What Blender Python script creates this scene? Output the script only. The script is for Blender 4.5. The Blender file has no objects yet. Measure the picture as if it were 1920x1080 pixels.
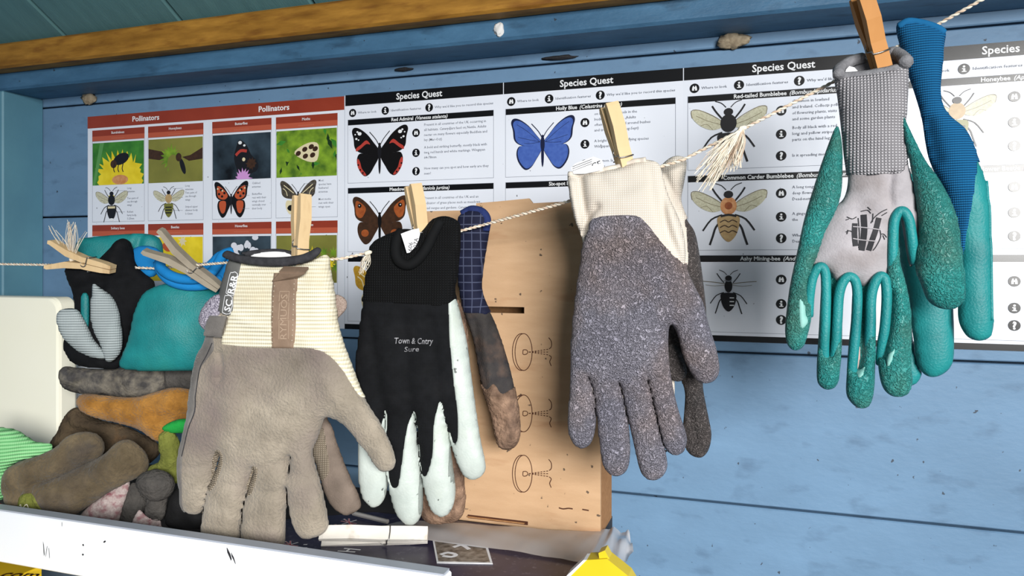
import bpy, math, random
import numpy as np
from mathutils import Vector, Matrix
random.seed(7)
SC = bpy.context.scene
COL = SC.collection

# ------------------------------------------------------------------ camera
F, CX, HY = 1387.0, 960.0, 489.0
TH = math.radians(18.5)
CO, SI = math.cos(TH), math.sin(TH)
CAM = Vector((0.0, -0.84, 1.5))
cam = bpy.data.cameras.new('camera')
cam.sensor_width = 36.0
cam.lens = F / 1920 * 36
cam.shift_y = -51.0 / 1920
cam.clip_start = 0.01
camo = bpy.data.objects.new('camera', cam)
COL.objects.link(camo)
camo.location = CAM
camo.rotation_euler = (math.pi / 2, 0, TH)
SC.camera = camo

# ------------------------------------------------------------------ light
w = bpy.data.worlds.new('world')
SC.world = w
w.use_nodes = True
bg = w.node_tree.nodes['Background']
bg.inputs[0].default_value = (0.80, 0.90, 1.0, 1)
bg.inputs[1].default_value = 0.18
def area(name, loc, target, sx, sy, power, color, spread=180):
    l = bpy.data.lights.new(name, 'AREA')
    l.shape = 'RECTANGLE'
    l.size, l.size_y, l.energy, l.color = sx, sy, power, color
    l.spread = math.radians(spread)
    o = bpy.data.objects.new(name, l)
    COL.objects.link(o)
    o.location = loc
    o.rotation_euler = (Vector(target) - Vector(loc)).to_track_quat('-Z', 'Y').to_euler()
    return o
area('doorway_daylight', (0.85, -2.0, 1.76), (-0.32, 0, 0.92), 0.8, 0.6, 14.5, (1.0, 0.985, 0.96), 78)
SC.view_settings.view_transform = 'Standard'
SC.view_settings.look = 'None'
SC.view_settings.gamma = 1.0
SC.view_settings.use_curve_mapping = False
SC.view_settings.exposure = 0.22

# ------------------------------------------------------------------ helpers
def ray(px, py):
    u, v = (px - CX) / F, (HY - py) / F
    return Vector((u * CO - SI, u * SI + CO, v))
def at(px, py, y):                      # point of a plane y = const seen at a pixel
    d = ray(px, py)
    return CAM + d * ((y - CAM.y) / d.y)
def atz(px, py, z):                     # point of a level plane seen at a pixel
    d = ray(px, py)
    return CAM + d * ((z - CAM.z) / d.z)
def lin(r, g, b):
    f = lambda c: (c / 255 / 12.92) if c / 255 <= 0.04045 else ((c / 255 + 0.055) / 1.055) ** 2.4
    return (f(r), f(g), f(b), 1)

MATS = {}
def mat(name, c1, c2=None, scale=60, rough=0.8, bump=0.0, bscale=400, bdetail=4, spec=0.3, contrast=0.25,
        kind='noise', dirt=None, dscale=12, damt=0.5, stretch=(1, 1, 1), sheen=0, coat=0, metallic=0, alpha=1, uv=False, kx=0.0016, ky=0.0022, line=None, trans=0, bdist=0.001, mottle=0.0, mscale=30, specks=0.0, crevice=0.0):
    """procedural material: two-tone noise colour, bump, optional soil of a third colour"""
    if name in MATS: return MATS[name]
    m = bpy.data.materials.new(name); m.use_nodes = True
    nt = m.node_tree; N = nt.nodes; L = nt.links
    b = N['Principled BSDF']
    b.inputs['Roughness'].default_value = rough
    b.inputs['Specular IOR Level'].default_value = spec
    b.inputs['Metallic'].default_value = metallic
    b.inputs['Alpha'].default_value = alpha
    if sheen: b.inputs['Sheen Weight'].default_value = sheen
    if coat:
        b.inputs['Coat Weight'].default_value = coat; b.inputs['Coat Roughness'].default_value = 0.12
    if trans: b.inputs['Transmission Weight'].default_value = trans
    tc = N.new('ShaderNodeTexCoord')
    co = tc.outputs['Object']
    if stretch != (1, 1, 1):
        mp = N.new('ShaderNodeMapping'); mp.inputs['Scale'].default_value = stretch
        L.new(co, mp.inputs[0]); co = mp.outputs[0]
    c2 = c2 or c1
    nz = N.new('ShaderNodeTexNoise'); nz.inputs['Scale'].default_value = scale; nz.inputs['Detail'].default_value = 5
    L.new(co, nz.inputs['Vector'])
    rp = N.new('ShaderNodeValToRGB')
    rp.color_ramp.elements[0].position = 0.5 - contrast; rp.color_ramp.elements[0].color = c1
    rp.color_ramp.elements[1].position = 0.5 + contrast; rp.color_ramp.elements[1].color = c2
    L.new(nz.outputs[0], rp.inputs[0])
    col = rp.outputs[0]
    if dirt:
        n2 = N.new('ShaderNodeTexNoise'); n2.inputs['Scale'].default_value = dscale; n2.inputs['Detail'].default_value = 6
        L.new(co, n2.inputs['Vector'])
        r2 = N.new('ShaderNodeValToRGB')
        r2.color_ramp.elements[0].position = 1 - damt - 0.12; r2.color_ramp.elements[0].color = (0, 0, 0, 1)
        r2.color_ramp.elements[1].position = 1 - damt + 0.12; r2.color_ramp.elements[1].color = (1, 1, 1, 1)
        L.new(n2.outputs[0], r2.inputs[0])
        mx = N.new('ShaderNodeMix'); mx.data_type = 'RGBA'
        L.new(r2.outputs[0], mx.inputs[0]); L.new(col, mx.inputs[6]); mx.inputs[7].default_value = dirt
        col = mx.outputs[2]
    if mottle:
        n4 = N.new('ShaderNodeTexNoise'); n4.inputs['Scale'].default_value = mscale; n4.inputs['Detail'].default_value = 7; n4.inputs['Roughness'].default_value = 0.65
        L.new(co, n4.inputs['Vector'])
        m4 = N.new('ShaderNodeMapRange'); m4.inputs[1].default_value = 0.3; m4.inputs[2].default_value = 0.7; m4.inputs[3].default_value = 1 - mottle; m4.inputs[4].default_value = 1 + mottle * 0.5
        L.new(n4.outputs[0], m4.inputs[0])
        x4 = N.new('ShaderNodeMix'); x4.data_type = 'RGBA'; x4.blend_type = 'MULTIPLY'; x4.inputs[0].default_value = 1.0
        L.new(col, x4.inputs[6]); L.new(m4.outputs[0], x4.inputs[7]); col = x4.outputs[2]
    if specks:
        n5 = N.new('ShaderNodeTexNoise'); n5.inputs['Scale'].default_value = 130; n5.inputs['Detail'].default_value = 2
        L.new(tc.outputs['Object'], n5.inputs['Vector'])
        r5 = N.new('ShaderNodeValToRGB'); r5.color_ramp.elements[0].position = 1 - specks; r5.color_ramp.elements[0].color = (0, 0, 0, 1); r5.color_ramp.elements[1].position = 1 - specks + 0.03; r5.color_ramp.elements[1].color = (.8, .8, .8, 1)
        L.new(n5.outputs[0], r5.inputs[0])
        x5 = N.new('ShaderNodeMix'); x5.data_type = 'RGBA'; L.new(r5.outputs[0], x5.inputs[0]); L.new(col, x5.inputs[6]); x5.inputs[7].default_value = lin(44, 42, 44); col = x5.outputs[2]
    hgt = None
    if kind in ('knit', 'rib', 'grid'):
        sx = N.new('ShaderNodeSeparateXYZ'); L.new(tc.outputs['UV'], sx.inputs[0])
        def saw(out, period, power):
            a = N.new('ShaderNodeMath'); a.operation = 'MULTIPLY'; a.inputs[1].default_value = 2 * math.pi / period; L.new(out, a.inputs[0])
            s = N.new('ShaderNodeMath'); s.operation = 'SINE'; L.new(a.outputs[0], s.inputs[0])
            q = N.new('ShaderNodeMath'); q.operation = 'MULTIPLY_ADD'; q.inputs[1].default_value = 0.5; q.inputs[2].default_value = 0.5; L.new(s.outputs[0], q.inputs[0])
            p = N.new('ShaderNodeMath'); p.operation = 'POWER'; p.inputs[1].default_value = power; L.new(q.outputs[0], p.inputs[0])
            return p.outputs[0]
        px_, py_ = saw(sx.outputs[0], kx, 0.6 if kind != 'grid' else 40), saw(sx.outputs[1], ky, 0.6 if kind != 'grid' else 30)
        if kind == 'knit':
            mm = N.new('ShaderNodeMath'); mm.operation = 'MULTIPLY'; L.new(px_, mm.inputs[0]); L.new(py_, mm.inputs[1]); hgt = mm.outputs[0]
        elif kind == 'rib':
            mm = N.new('ShaderNodeMath'); mm.operation = 'MULTIPLY_ADD'; mm.inputs[1].default_value = 0.25; L.new(px_, mm.inputs[0]); L.new(py_, mm.inputs[2]); hgt = mm.outputs[0]
        else:
            mm = N.new('ShaderNodeMath'); mm.operation = 'MAXIMUM'; L.new(px_, mm.inputs[0]); L.new(py_, mm.inputs[1]); hgt = mm.outputs[0]
        if line:
            mx = N.new('ShaderNodeMix'); mx.data_type = 'RGBA'
            L.new(hgt, mx.inputs[0])
            if kind == 'grid': L.new(col, mx.inputs[6]); mx.inputs[7].default_value = line
            else: mx.inputs[6].default_value = line; L.new(col, mx.inputs[7])
            col = mx.outputs[2]
    L.new(col, b.inputs['Base Color'])
    if bump:
        if hgt is None:
            if kind == 'crinkle':
                v = N.new('ShaderNodeTexNoise'); v.inputs['Scale'].default_value = bscale; v.inputs['Detail'].default_value = 2
                v.inputs['Distortion'].default_value = 1.6
                L.new(co, v.inputs['Vector'])
                r3 = N.new('ShaderNodeValToRGB'); r3.color_ramp.elements[0].position = 0.38; r3.color_ramp.elements[1].position = 0.62
                L.new(v.outputs[0], r3.inputs[0]); hgt = r3.outputs[0]
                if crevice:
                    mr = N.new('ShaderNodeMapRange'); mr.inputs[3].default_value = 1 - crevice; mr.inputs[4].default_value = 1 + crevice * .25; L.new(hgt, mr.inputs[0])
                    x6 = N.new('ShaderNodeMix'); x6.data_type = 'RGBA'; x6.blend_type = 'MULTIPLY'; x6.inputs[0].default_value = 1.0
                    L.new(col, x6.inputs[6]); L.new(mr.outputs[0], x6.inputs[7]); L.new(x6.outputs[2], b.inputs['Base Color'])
            else:
                v = N.new('ShaderNodeTexNoise'); v.inputs['Scale'].default_value = bscale; v.inputs['Detail'].default_value = bdetail
                L.new(co, v.inputs['Vector']); hgt = v.outputs[0]
        bp = N.new('ShaderNodeBump'); bp.inputs['Strength'].default_value = bump; bp.inputs['Distance'].default_value = bdist
        L.new(hgt, bp.inputs['Height']); L.new(bp.outputs[0], b.inputs['Normal'])
    MATS[name] = m
    return m

def tag(o, label=None, cat=None, group=None, kind=None):
    if label: o['label'] = label
    if cat: o['category'] = cat
    if group: o['group'] = group
    if kind: o['kind'] = kind
    return o
def empty(name, loc, label=None, cat=None, group=None, kind=None):
    o = bpy.data.objects.new(name, None); o.empty_display_size = 0.02
    COL.objects.link(o); o.location = loc
    return tag(o, label, cat, group, kind)
def wloc(o):
    v = Vector(o.location)
    while o.parent: o = o.parent; v = v + Vector(o.location)
    return v
def obj(name, verts, faces, mats, parent=None, midx=None, smooth=False, uvs=None, loc=None):
    """one mesh object from world-space vertices; its origin is its parent's (or loc)"""
    base = wloc(parent) if parent else Vector(loc or (0, 0, 0))
    me = bpy.data.meshes.new(name)
    a = np.asarray(verts, dtype=float).reshape(-1, 3) - np.array(base)
    me.from_pydata(a.tolist(), [], [tuple(int(i) for i in f) for f in faces])
    for m in (mats if isinstance(mats, (list, tuple)) else [mats]): me.materials.append(m)
    if midx is not None: me.polygons.foreach_set('material_index', np.asarray(midx, dtype=np.int32))
    if smooth: me.polygons.foreach_set('use_smooth', np.ones(len(me.polygons), dtype=bool))
    if uvs is not None:
        ul = me.uv_layers.new(name='UVMap')
        li = np.empty(len(me.loops), dtype=np.int32); me.loops.foreach_get('vertex_index', li)
        ul.data.foreach_set('uv', np.asarray(uvs, dtype=np.float32)[li].ravel())
    me.update()
    o = bpy.data.objects.new(name, me); COL.objects.link(o)
    if parent: o.parent = parent
    else: o.location = base
    return o

class MB:
    """collects polygons of several materials into one mesh"""
    def __init__(s): s.v, s.f, s.m, s.mats = [], [], [], []
    def mi(s, m):
        if m not in s.mats: s.mats.append(m)
        return s.mats.index(m)
    def add(s, verts, faces, m):
        o = len(s.v); s.v += [tuple(p) for p in verts]; i = s.mi(m)
        for f in faces: s.f.append([k + o for k in f]); s.m.append(i)
    def box(s, lo, hi, m, M=None, bev=0):
        x0, y0, z0 = lo; x1, y1, z1 = hi
        if bev:
            P = []; F_ = []
            # chamfered box: 24 vertices
            for sx in (0, 1):
                for sy in (0, 1):
                    for sz in (0, 1):
                        cx, cy, cz = (x1 if sx else x0), (y1 if sy else y0), (z1 if sz else z0)
                        bx, by, bz = (-bev if sx else bev), (-bev if sy else bev), (-bev if sz else bev)
                        P += [(cx, cy + by, cz + bz), (cx + bx, cy, cz + bz), (cx + bx, cy + by, cz)]
            id_ = lambda sx, sy, sz, a: (sx * 4 + sy * 2 + sz) * 3 + a
            F_ += [[id_(0,0,0,0), id_(0,0,1,0), id_(0,1,1,0), id_(0,1,0,0)], [id_(1,0,0,0), id_(1,1,0,0), id_(1,1,1,0), id_(1,0,1,0)],
                   [id_(0,0,0,1), id_(1,0,0,1), id_(1,0,1,1), id_(0,0,1,1)], [id_(0,1,0,1), id_(0,1,1,1), id_(1,1,1,1), id_(1,1,0,1)],
                   [id_(0,0,0,2), id_(0,1,0,2), id_(1,1,0,2), id_(1,0,0,2)], [id_(0,0,1,2), id_(1,0,1,2), id_(1,1,1,2), id_(0,1,1,2)]]
            for a in (0, 1):
                for b in (0, 1):
                    F_.append([id_(0,a,b,1), id_(0,a,b,2), id_(1,a,b,2), id_(1,a,b,1)])
                    F_.append([id_(a,0,b,0), id_(a,0,b,2), id_(a,1,b,2), id_(a,1,b,0)])
                    F_.append([id_(a,b,0,0), id_(a,b,0,1), id_(a,b,1,1), id_(a,b,1,0)])
                    for c in (0, 1): F_.append([id_(a,b,c,0), id_(a,b,c,1), id_(a,b,c,2)])
        else:
            P = [(x, y, z) for x in (x0, x1) for y in (y0, y1) for z in (z0, z1)]
            F_ = [[0,1,3,2], [4,6,7,5], [0,4,5,1], [2,3,7,6], [0,2,6,4], [1,5,7,3]]
        if M is not None: P = [tuple(M @ Vector(p)) for p in P]
        s.add(P, F_, m)
    def tube(s, pts, r, m, n=8, cap=True):
        pts = [Vector(p) for p in pts]; rs = r if isinstance(r, (list, tuple)) else [r] * len(pts)
        V, Fc = [], []
        up = Vector((0.3, -0.5, 0.8)).normalized()
        for i, p in enumerate(pts):
            t = (pts[min(i + 1, len(pts) - 1)] - pts[max(i - 1, 0)])
            t = t.normalized() if t.length > 1e-9 else Vector((1, 0, 0))
            a = up - t * up.dot(t)
            if a.length < 1e-4: a = Vector((1, 0, 0)) - t * t.x
            a.normalize(); up = a; b = t.cross(a)
            for k in range(n):
                an = 2 * math.pi * k / n
                V.append(p + (a * math.cos(an) + b * math.sin(an)) * rs[i])
        for i in range(len(pts) - 1):
            for k in range(n):
                Fc.append([i * n + k, i * n + (k + 1) % n, (i + 1) * n + (k + 1) % n, (i + 1) * n + k])
        if cap:
            Fc.append(list(range(n))[::-1]); Fc.append([(len(pts) - 1) * n + k for k in range(n)])
        s.add(V, Fc, m)
    def build(s, name, parent=None, smooth=False, loc=None):
        if parent is None and loc is None and s.v:
            a = np.array(s.v); loc = (float(a[:, 0].mean()), float(a[:, 1].mean()), float(a[:, 2].min()))
        return obj(name, s.v, s.f, s.mats, parent, s.m, smooth, loc=loc)

def smooth_line(pts, k=6, closed=False):
    P = [np.array(p, dtype=float) for p in pts]; n = len(P); out = []
    rng = range(n) if closed else range(n - 1)
    for i in rng:
        p0 = P[i - 1] if (closed or i > 0) else P[0]
        p1, p2 = P[i], P[(i + 1) % n]
        p3 = P[(i + 2) % n] if (closed or i + 2 < n) else P[-1]
        for j in range(k):
            t = j / k
            out.append(0.5 * ((2 * p1) + (-p0 + p2) * t + (2 * p0 - 5 * p1 + 4 * p2 - p3) * t * t + (-p0 + 3 * p1 - 3 * p2 + p3) * t ** 3))
    if not closed: out.append(P[-1])
    return np.array(out)

# ------------------------------------------------------------------ soft shapes (gloves)
class Plane:
    """a leaning plane in the room: origin seen at a pixel at depth y, turned by k of the way to the viewer"""
    def __init__(s, px, py, y, k=0.4, tilt=0.0):
        s.O = at(px, py, y)
        d = ray(px, py)
        yaw = math.atan2(-d.x, d.y) * k
        s.ex = Vector((math.cos(yaw), math.sin(yaw), 0))
        s.n = s.ex.cross(Vector((0, 0, 1)))
        s.ez = (Vector((0, 0, 1)) * math.cos(tilt) + s.n * math.sin(tilt))
        s.n = s.ex.cross(s.ez)
    def st(s, pts):
        out = []
        for (px, py) in pts:
            d = ray(px, py); t = (s.O - CAM).dot(s.n) / d.dot(s.n)
            p = CAM + d * t - s.O
            out.append((p.dot(s.ex), p.dot(s.ez)))
        return np.array(out)
    def xyz(s, S, T, H):
        return (np.array(s.O)[None] + S[:, None] * np.array(s.ex)[None] + T[:, None] * np.array(s.ez)[None] + H[:, None] * np.array(s.n)[None])

def inside(poly, X, Y):
    r = np.zeros(X.shape, dtype=bool); x, y = poly[:, 0], poly[:, 1]; n = len(poly); j = n - 1
    for i in range(n):
        if y[i] != y[j]:
            c = ((y[i] > Y) != (y[j] > Y)) & (X < (x[j] - x[i]) * (Y - y[i]) / (y[j] - y[i]) + x[i])
            r ^= c
        j = i
    return r
def nearest(poly, P, closed=True):
    """nearest point of a polyline for each point of P"""
    A = poly; B = np.roll(poly, -1, axis=0)
    if not closed: A, B = A[:-1], B[:-1]
    D = B - A; L2 = np.maximum((D ** 2).sum(1), 1e-18)
    out = np.empty_like(P); dist = np.empty(len(P))
    for i in range(0, len(P), 4000):
        p = P[i:i + 4000]
        t = np.clip(((p[:, None, :] - A[None]) * D[None]).sum(2) / L2[None], 0, 1)
        q = A[None] + t[:, :, None] * D[None]
        d2 = ((q - p[:, None, :]) ** 2).sum(2); k = d2.argmin(1)
        out[i:i + 4000] = q[np.arange(len(p)), k]; dist[i:i + 4000] = np.sqrt(d2[np.arange(len(p)), k])
    return out, dist

class Soft:
    """an outline puffed up into a soft closed body, rounded like a stuffed finger or palm"""
    def __init__(s, pl, outline, res=0.0017, L=0.013, asp=0.85, back=0.7, ridges=(), lifts=(), wrinkle=0.0, wscale=60, round_=True, seed=0):
        s.pl = pl
        pts = pl.st(outline)
        poly = smooth_line(pts, 4, True) if round_ else pts
        s.poly = poly; s.res = res
        lo = poly.min(0) - 2.5 * res; hi = poly.max(0) + 2.5 * res
        nx, ny = [int(math.ceil(v)) + 1 for v in (hi - lo) / res]
        gx = lo[0] + np.arange(nx) * res; gy = lo[1] + np.arange(ny) * res
        S, T = np.meshgrid(gx, gy, indexing='ij')
        s.lo = lo; s.nx, s.ny = nx, ny
        M = inside(poly, S, T)
        ph = np.where(M, L * L * 0.5, 0.0)
        k = (res / L) ** 2; om = 1.7
        ii, jj = np.indices((nx, ny)); red = ((ii + jj) % 2 == 0)
        for it in range(110):
            for par in (red, ~red):
                nb = np.zeros_like(ph)
                nb[1:-1, 1:-1] = ph[:-2, 1:-1] + ph[2:, 1:-1] + ph[1:-1, :-2] + ph[1:-1, 2:]
                new = (nb + res * res) / (4 + k)
                sel = M & par
                ph[sel] += om * (new[sel] - ph[sel])
        h = asp * np.sqrt(np.maximum(2 * ph, 0))
        for it in range(2):
            a = h.copy(); a[1:-1, 1:-1] = 0.5 * h[1:-1, 1:-1] + 0.125 * (h[:-2, 1:-1] + h[2:, 1:-1] + h[1:-1, :-2] + h[1:-1, 2:])
            h = np.where(M, a, 0)
        c = M[:-1, :-1] | M[1:, :-1] | M[:-1, 1:] | M[1:, 1:]
        used = np.zeros_like(M); used[:-1, :-1] |= c; used[1:, :-1] |= c; used[:-1, 1:] |= c; used[1:, 1:] |= c
        bnd = used & ~M
        q, _ = nearest(poly, np.stack([S[bnd], T[bnd]], 1))
        S, T = S.copy(), T.copy(); S[bnd] = q[:, 0]; T[bnd] = q[:, 1]
        hf = h.copy()
        edge = np.clip(h / (0.004), 0, 1)
        flat = np.stack([S.ravel(), T.ravel()], 1)
        for (pp, amp, wd) in ridges:
            pq = pl.st(pp); pq = smooth_line(pq, 4) if len(pq) > 2 else pq
            sel = used.ravel(); d = np.full(sel.shape, 9.0)
            _, d[sel] = nearest(pq, flat[sel], closed=False)
            hf += amp * np.exp(-(d.reshape(h.shape) / wd) ** 2) * edge
        if wrinkle:
            rg = np.random.RandomState(seed); wv = np.zeros_like(h)
            for o in range(9):
                a = rg.uniform(0, math.pi); f_ = wscale * rg.uniform(0.6, 2.6); p_ = rg.uniform(0, 6.28)
                wv += np.sin((S * math.cos(a) + T * math.sin(a)) * f_ * 2 + p_ + 1.5 * np.sin((S * math.sin(a) - T * math.cos(a)) * f_ + p_)) / (f_ / wscale)
            hf += wrinkle * wv * 0.35 * edge
        lift = np.zeros_like(h)
        for (pt, R, dz) in lifts:
            c0 = pl.st([pt])[0]
            lift += dz * np.exp(-((S - c0[0]) ** 2 + (T - c0[1]) ** 2) / R ** 2)
        s.S, s.T, s.hf, s.hb, s.lift = S, T, hf, h * back, lift
        s.M, s.bnd, s.cells, s.used = M, bnd, c, used
        s.mesh_arrays()
    def mesh_arrays(s):
        u = s.used; n = int(u.sum())
        idx = -np.ones(u.shape, dtype=int); idx[u] = np.arange(n)
        Sf, Tf = s.S[u], s.T[u]
        Pf = s.pl.xyz(Sf, Tf, (s.lift + s.hf)[u])
        inn = s.M[u]; bidx = -np.ones(n, dtype=int); bidx[inn] = n + np.arange(int(inn.sum()))
        bidx[~inn] = np.arange(n)[~inn]
        Pb = s.pl.xyz(Sf[inn], Tf[inn], (s.lift - s.hb)[u][inn])
        ci, cj = np.nonzero(s.cells)
        q = np.stack([idx[ci, cj], idx[ci + 1, cj], idx[ci + 1, cj + 1], idx[ci, cj + 1]], 1)
        s.V = np.concatenate([Pf, Pb]); s.Ff = q; s.Fb = bidx[q][:, ::-1]
        s.UV = np.concatenate([np.stack([Sf, Tf], 1), np.stack([Sf[inn], Tf[inn]], 1)])
        # vertex normals
        Fa = np.concatenate([s.Ff, s.Fb]); a, b, c, d = [s.V[Fa[:, i]] for i in range(4)]
        fn = np.cross(c - a, d - b); N = np.zeros_like(s.V)
        for i in range(4): np.add.at(N, Fa[:, i], fn)
        s.N = N / np.maximum(np.linalg.norm(N, axis=1), 1e-12)[:, None]
    def build(s, name, m, parent):
        return obj(name, s.V, np.concatenate([s.Ff, s.Fb]), m, parent, smooth=True, uvs=s.UV)
    def height(s, P):
        x = (P[:, 0] - s.lo[0]) / s.res; y = (P[:, 1] - s.lo[1]) / s.res
        i = np.clip(np.floor(x).astype(int), 0, s.nx - 2); j = np.clip(np.floor(y).astype(int), 0, s.ny - 2)
        a, b = np.clip(x - i, 0, 1), np.clip(y - j, 0, 1)
        H = s.hf + s.lift
        return H[i, j] * (1 - a) * (1 - b) + H[i + 1, j] * a * (1 - b) + H[i, j + 1] * (1 - a) * b + H[i + 1, j + 1] * a * b
    def heightb(s, P):
        x = (P[:, 0] - s.lo[0]) / s.res; y = (P[:, 1] - s.lo[1]) / s.res
        i = np.clip(np.rint(x).astype(int), 0, s.nx - 1); j = np.clip(np.rint(y).astype(int), 0, s.ny - 1)
        return (s.lift - s.hb)[i, j]
    def patch(s, name, outline, m, parent, off=0.0009, sides='both', round_=True):
        """a layer that covers a region of the body (a dipped coating, a cuff, a sewn panel)"""
        pts = s.pl.st(outline); poly = smooth_line(pts, 4, True) if round_ else pts
        u = s.used; P = s.UV
        nf = int(u.sum())
        inP = inside(poly, P[:, 0], P[:, 1])
        faces = s.Ff if sides == 'front' else np.concatenate([s.Ff, s.Fb])
        keep = inP[faces].any(1); faces = faces[keep]
        if not len(faces): return None
        V = s.V + s.N * off
        P2 = P.copy()
        out = np.unique(faces[~inP[faces]])
        if len(out):
            rimv = np.zeros(len(P), dtype=bool); rimv[:nf] = s.bnd[u]
            q, _ = nearest(poly, P[out]); isr = rimv[out]; isb = (out >= nf)
            hh = np.where(isb, s.heightb(q), s.height(q))
            newp = s.pl.xyz(q[:, 0], q[:, 1], hh) - s.N[out] * 0.0003
            move = ~isr
            V[out[move]] = newp[move]; P2[out[move]] = q[move]
        usedv, inv = np.unique(faces, return_inverse=True)
        return obj(name, V[usedv], inv.reshape(faces.shape), m, parent, smooth=True, uvs=P2[usedv])
    def on(s, px, py, off=0.001):
        q = s.pl.st([(px, py)]); return Vector(s.pl.xyz(q[:, 0], q[:, 1], s.height(q) + off)[0])
    def strip(s, mb, pts, width, m, off=0.0006, k=4):
        """a flat line lying on the front of the body"""
        q = s.pl.st(pts); q = smooth_line(q, k) if len(q) > 2 else np.linspace(q[0], q[1], 6)
        t = np.gradient(q, axis=0); t /= np.maximum(np.linalg.norm(t, axis=1), 1e-12)[:, None]
        nrm = np.stack([-t[:, 1], t[:, 0]], 1) * width / 2
        a, b = q + nrm, q - nrm
        A = s.pl.xyz(a[:, 0], a[:, 1], s.height(a) + off); B = s.pl.xyz(b[:, 0], b[:, 1], s.height(b) + off)
        n = len(q)
        mb.add(np.concatenate([A, B]), [[i, i + n, i + n + 1, i + 1] for i in range(n - 1)], m)
    def stitches(s, mb, pts, m, length=0.0028, gap=0.0016, r=0.00045, off=0.0006):
        q = s.pl.st(pts); q = smooth_line(q, 10) if len(q) > 2 else np.linspace(q[0], q[1], 30)
        sl = np.concatenate([[0], np.cumsum(np.linalg.norm(np.diff(q, axis=0), axis=1))])
        d = 0.0
        while d + length < sl[-1]:
            pp = np.array([[np.interp(x, sl, q[:, 0]), np.interp(x, sl, q[:, 1])] for x in (d, d + length / 2, d + length)])
            W = s.pl.xyz(pp[:, 0], pp[:, 1], s.height(pp) + np.array([0, off, 0]))
            mb.tube([Vector(p) for p in W], r, m, 5)
            d += length + gap

# ------------------------------------------------------------------ lettering
_TC = {}
def text2d(body, size, bold=0.0, shear=0.0, align='LEFT', res=2):
    key = (body, bold, shear, res)
    if key not in _TC:
        cu = bpy.data.curves.new('t', 'FONT'); cu.body = body; cu.size = 1.0; cu.offset = bold; cu.shear = shear; cu.resolution_u = res
        cu.fill_mode = 'FRONT'
        o = bpy.data.objects.new('t', cu); COL.objects.link(o)
        dg = bpy.context.evaluated_depsgraph_get(); me = o.evaluated_get(dg).to_mesh()
        v = np.array([p.co[:2] for p in me.vertices]).reshape(-1, 2); f = [tuple(p.vertices) for p in me.polygons]
        o.evaluated_get(dg).to_mesh_clear(); bpy.data.objects.remove(o); bpy.data.curves.remove(cu)
        _TC[key] = (v, f)
    v, f = _TC[key]; v = v * size
    if len(v):
        if align == 'CENTER': v = v - np.array([(v[:, 0].min() + v[:, 0].max()) / 2, 0])
        if align == 'RIGHT': v = v - np.array([v[:, 0].max(), 0])
    return v, f

# ------------------------------------------------------------------ the shed
M_WALL = mat('blue_wall_paint', lin(98, 130, 160), lin(112, 146, 178), 7, 0.55, 0.35, 90, 6, 0.35, 0.3, dirt=lin(84, 112, 140), dscale=26, damt=0.32, stretch=(1, 1, 2), specks=0.29, mottle=0.10, mscale=8)
M_BEAM = mat('blue_beam_paint', lin(58, 98, 130), lin(74, 116, 148), 14, 0.5, 0.5, 160, 6, 0.35, 0.3, dirt=lin(34, 56, 78), dscale=18, damt=0.30, stretch=(1, 3, 3), specks=0.27, mottle=.15, mscale=14)
M_CEIL = mat('teal_ceiling_paint', lin(82, 120, 124), lin(100, 142, 144), 10, 0.6, 0.4, 120, 6, 0.3, 0.3, stretch=(6, 1, 1))
M_OCHRE = mat('ochre_timber', lin(138, 92, 26), lin(174, 126, 50), 16, 0.6, 0.3, 120, 6, 0.3, 0.3, dirt=lin(112, 66, 20), dscale=20, damt=0.36, stretch=(1, 5, 5), mottle=.25, mscale=16)
M_FLOOR = mat('floor_boards', lin(96, 80, 62), lin(120, 102, 80), 12, 0.8, 0.2, 60)
M_DARK = mat('gap_dark', lin(20, 22, 26), rough=0.9)

fl = MB(); fl.box((-1.1, -2.4, -0.02), (1.8, 0.02, 0), M_FLOOR); tag(fl.build('floor', loc=(0, 0, 0)), kind='structure')
wb = empty('wall_back', (0, 0, 0), kind='structure')
z = 0.07
pls = [0.0, 0.077, 0.242, 0.407, 0.572, 0.738, 0.904, 1.070, 1.235, 1.400, 1.566, 1.732, 1.898, 2.064]
for a, b in zip(pls[:-1], pls[1:]):
    p = MB(); p.box((-1.1, 0.0, a + 0.0012), (1.8, 0.018, b - 0.0012), M_WALL, bev=0.0012); p.build('plank', wb)
bk = MB(); bk.box((-1.1, 0.018, 0), (1.8, 0.024, 2.1), M_DARK); bk.build('backing', wb)
wl = MB(); wl.box((-1.12, -2.4, 0), (-1.085, 0.02, 2.1), M_WALL); tag(wl.build('wall_left', loc=(-1.1, 0, 0)), kind='structure')
M_STUD = mat('blue_stud_paint', lin(84, 130, 150), lin(100, 150, 166), 9, 0.5, 0.25, 90, 5, 0.35)
st = MB(); st.box((-1.085, -0.0645, 0), (-1.031, 0.0, 1.745), M_STUD, bev=0.002); tag(st.build('trim_1', loc=(-1.05, -0.03, 0)), kind='structure')
bm_ = MB(); bm_.box((-1.085, -0.0645, 1.745), (1.8, 0.0, 1.815), M_BEAM, bev=0.003); tag(bm_.build('trim_2', loc=(0, -0.03, 1.745)), kind='structure')
oc = MB(); oc.box((-1.085, -0.090, 1.768), (1.8, -0.0645, 1.803), M_OCHRE, bev=0.003); tag(oc.build('trim_3', loc=(0, -0.08, 1.768)), kind='structure')
ce = empty('ceiling', (0, -0.09, 1.80), kind='structure')
sl = math.radians(31)
MR = Matrix(((1, 0, 0, 0), (0, -math.cos(sl), -math.sin(sl), -0.0645), (0, math.sin(sl), -math.cos(sl), 1.796), (0, 0, 0, 1)))
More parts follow.
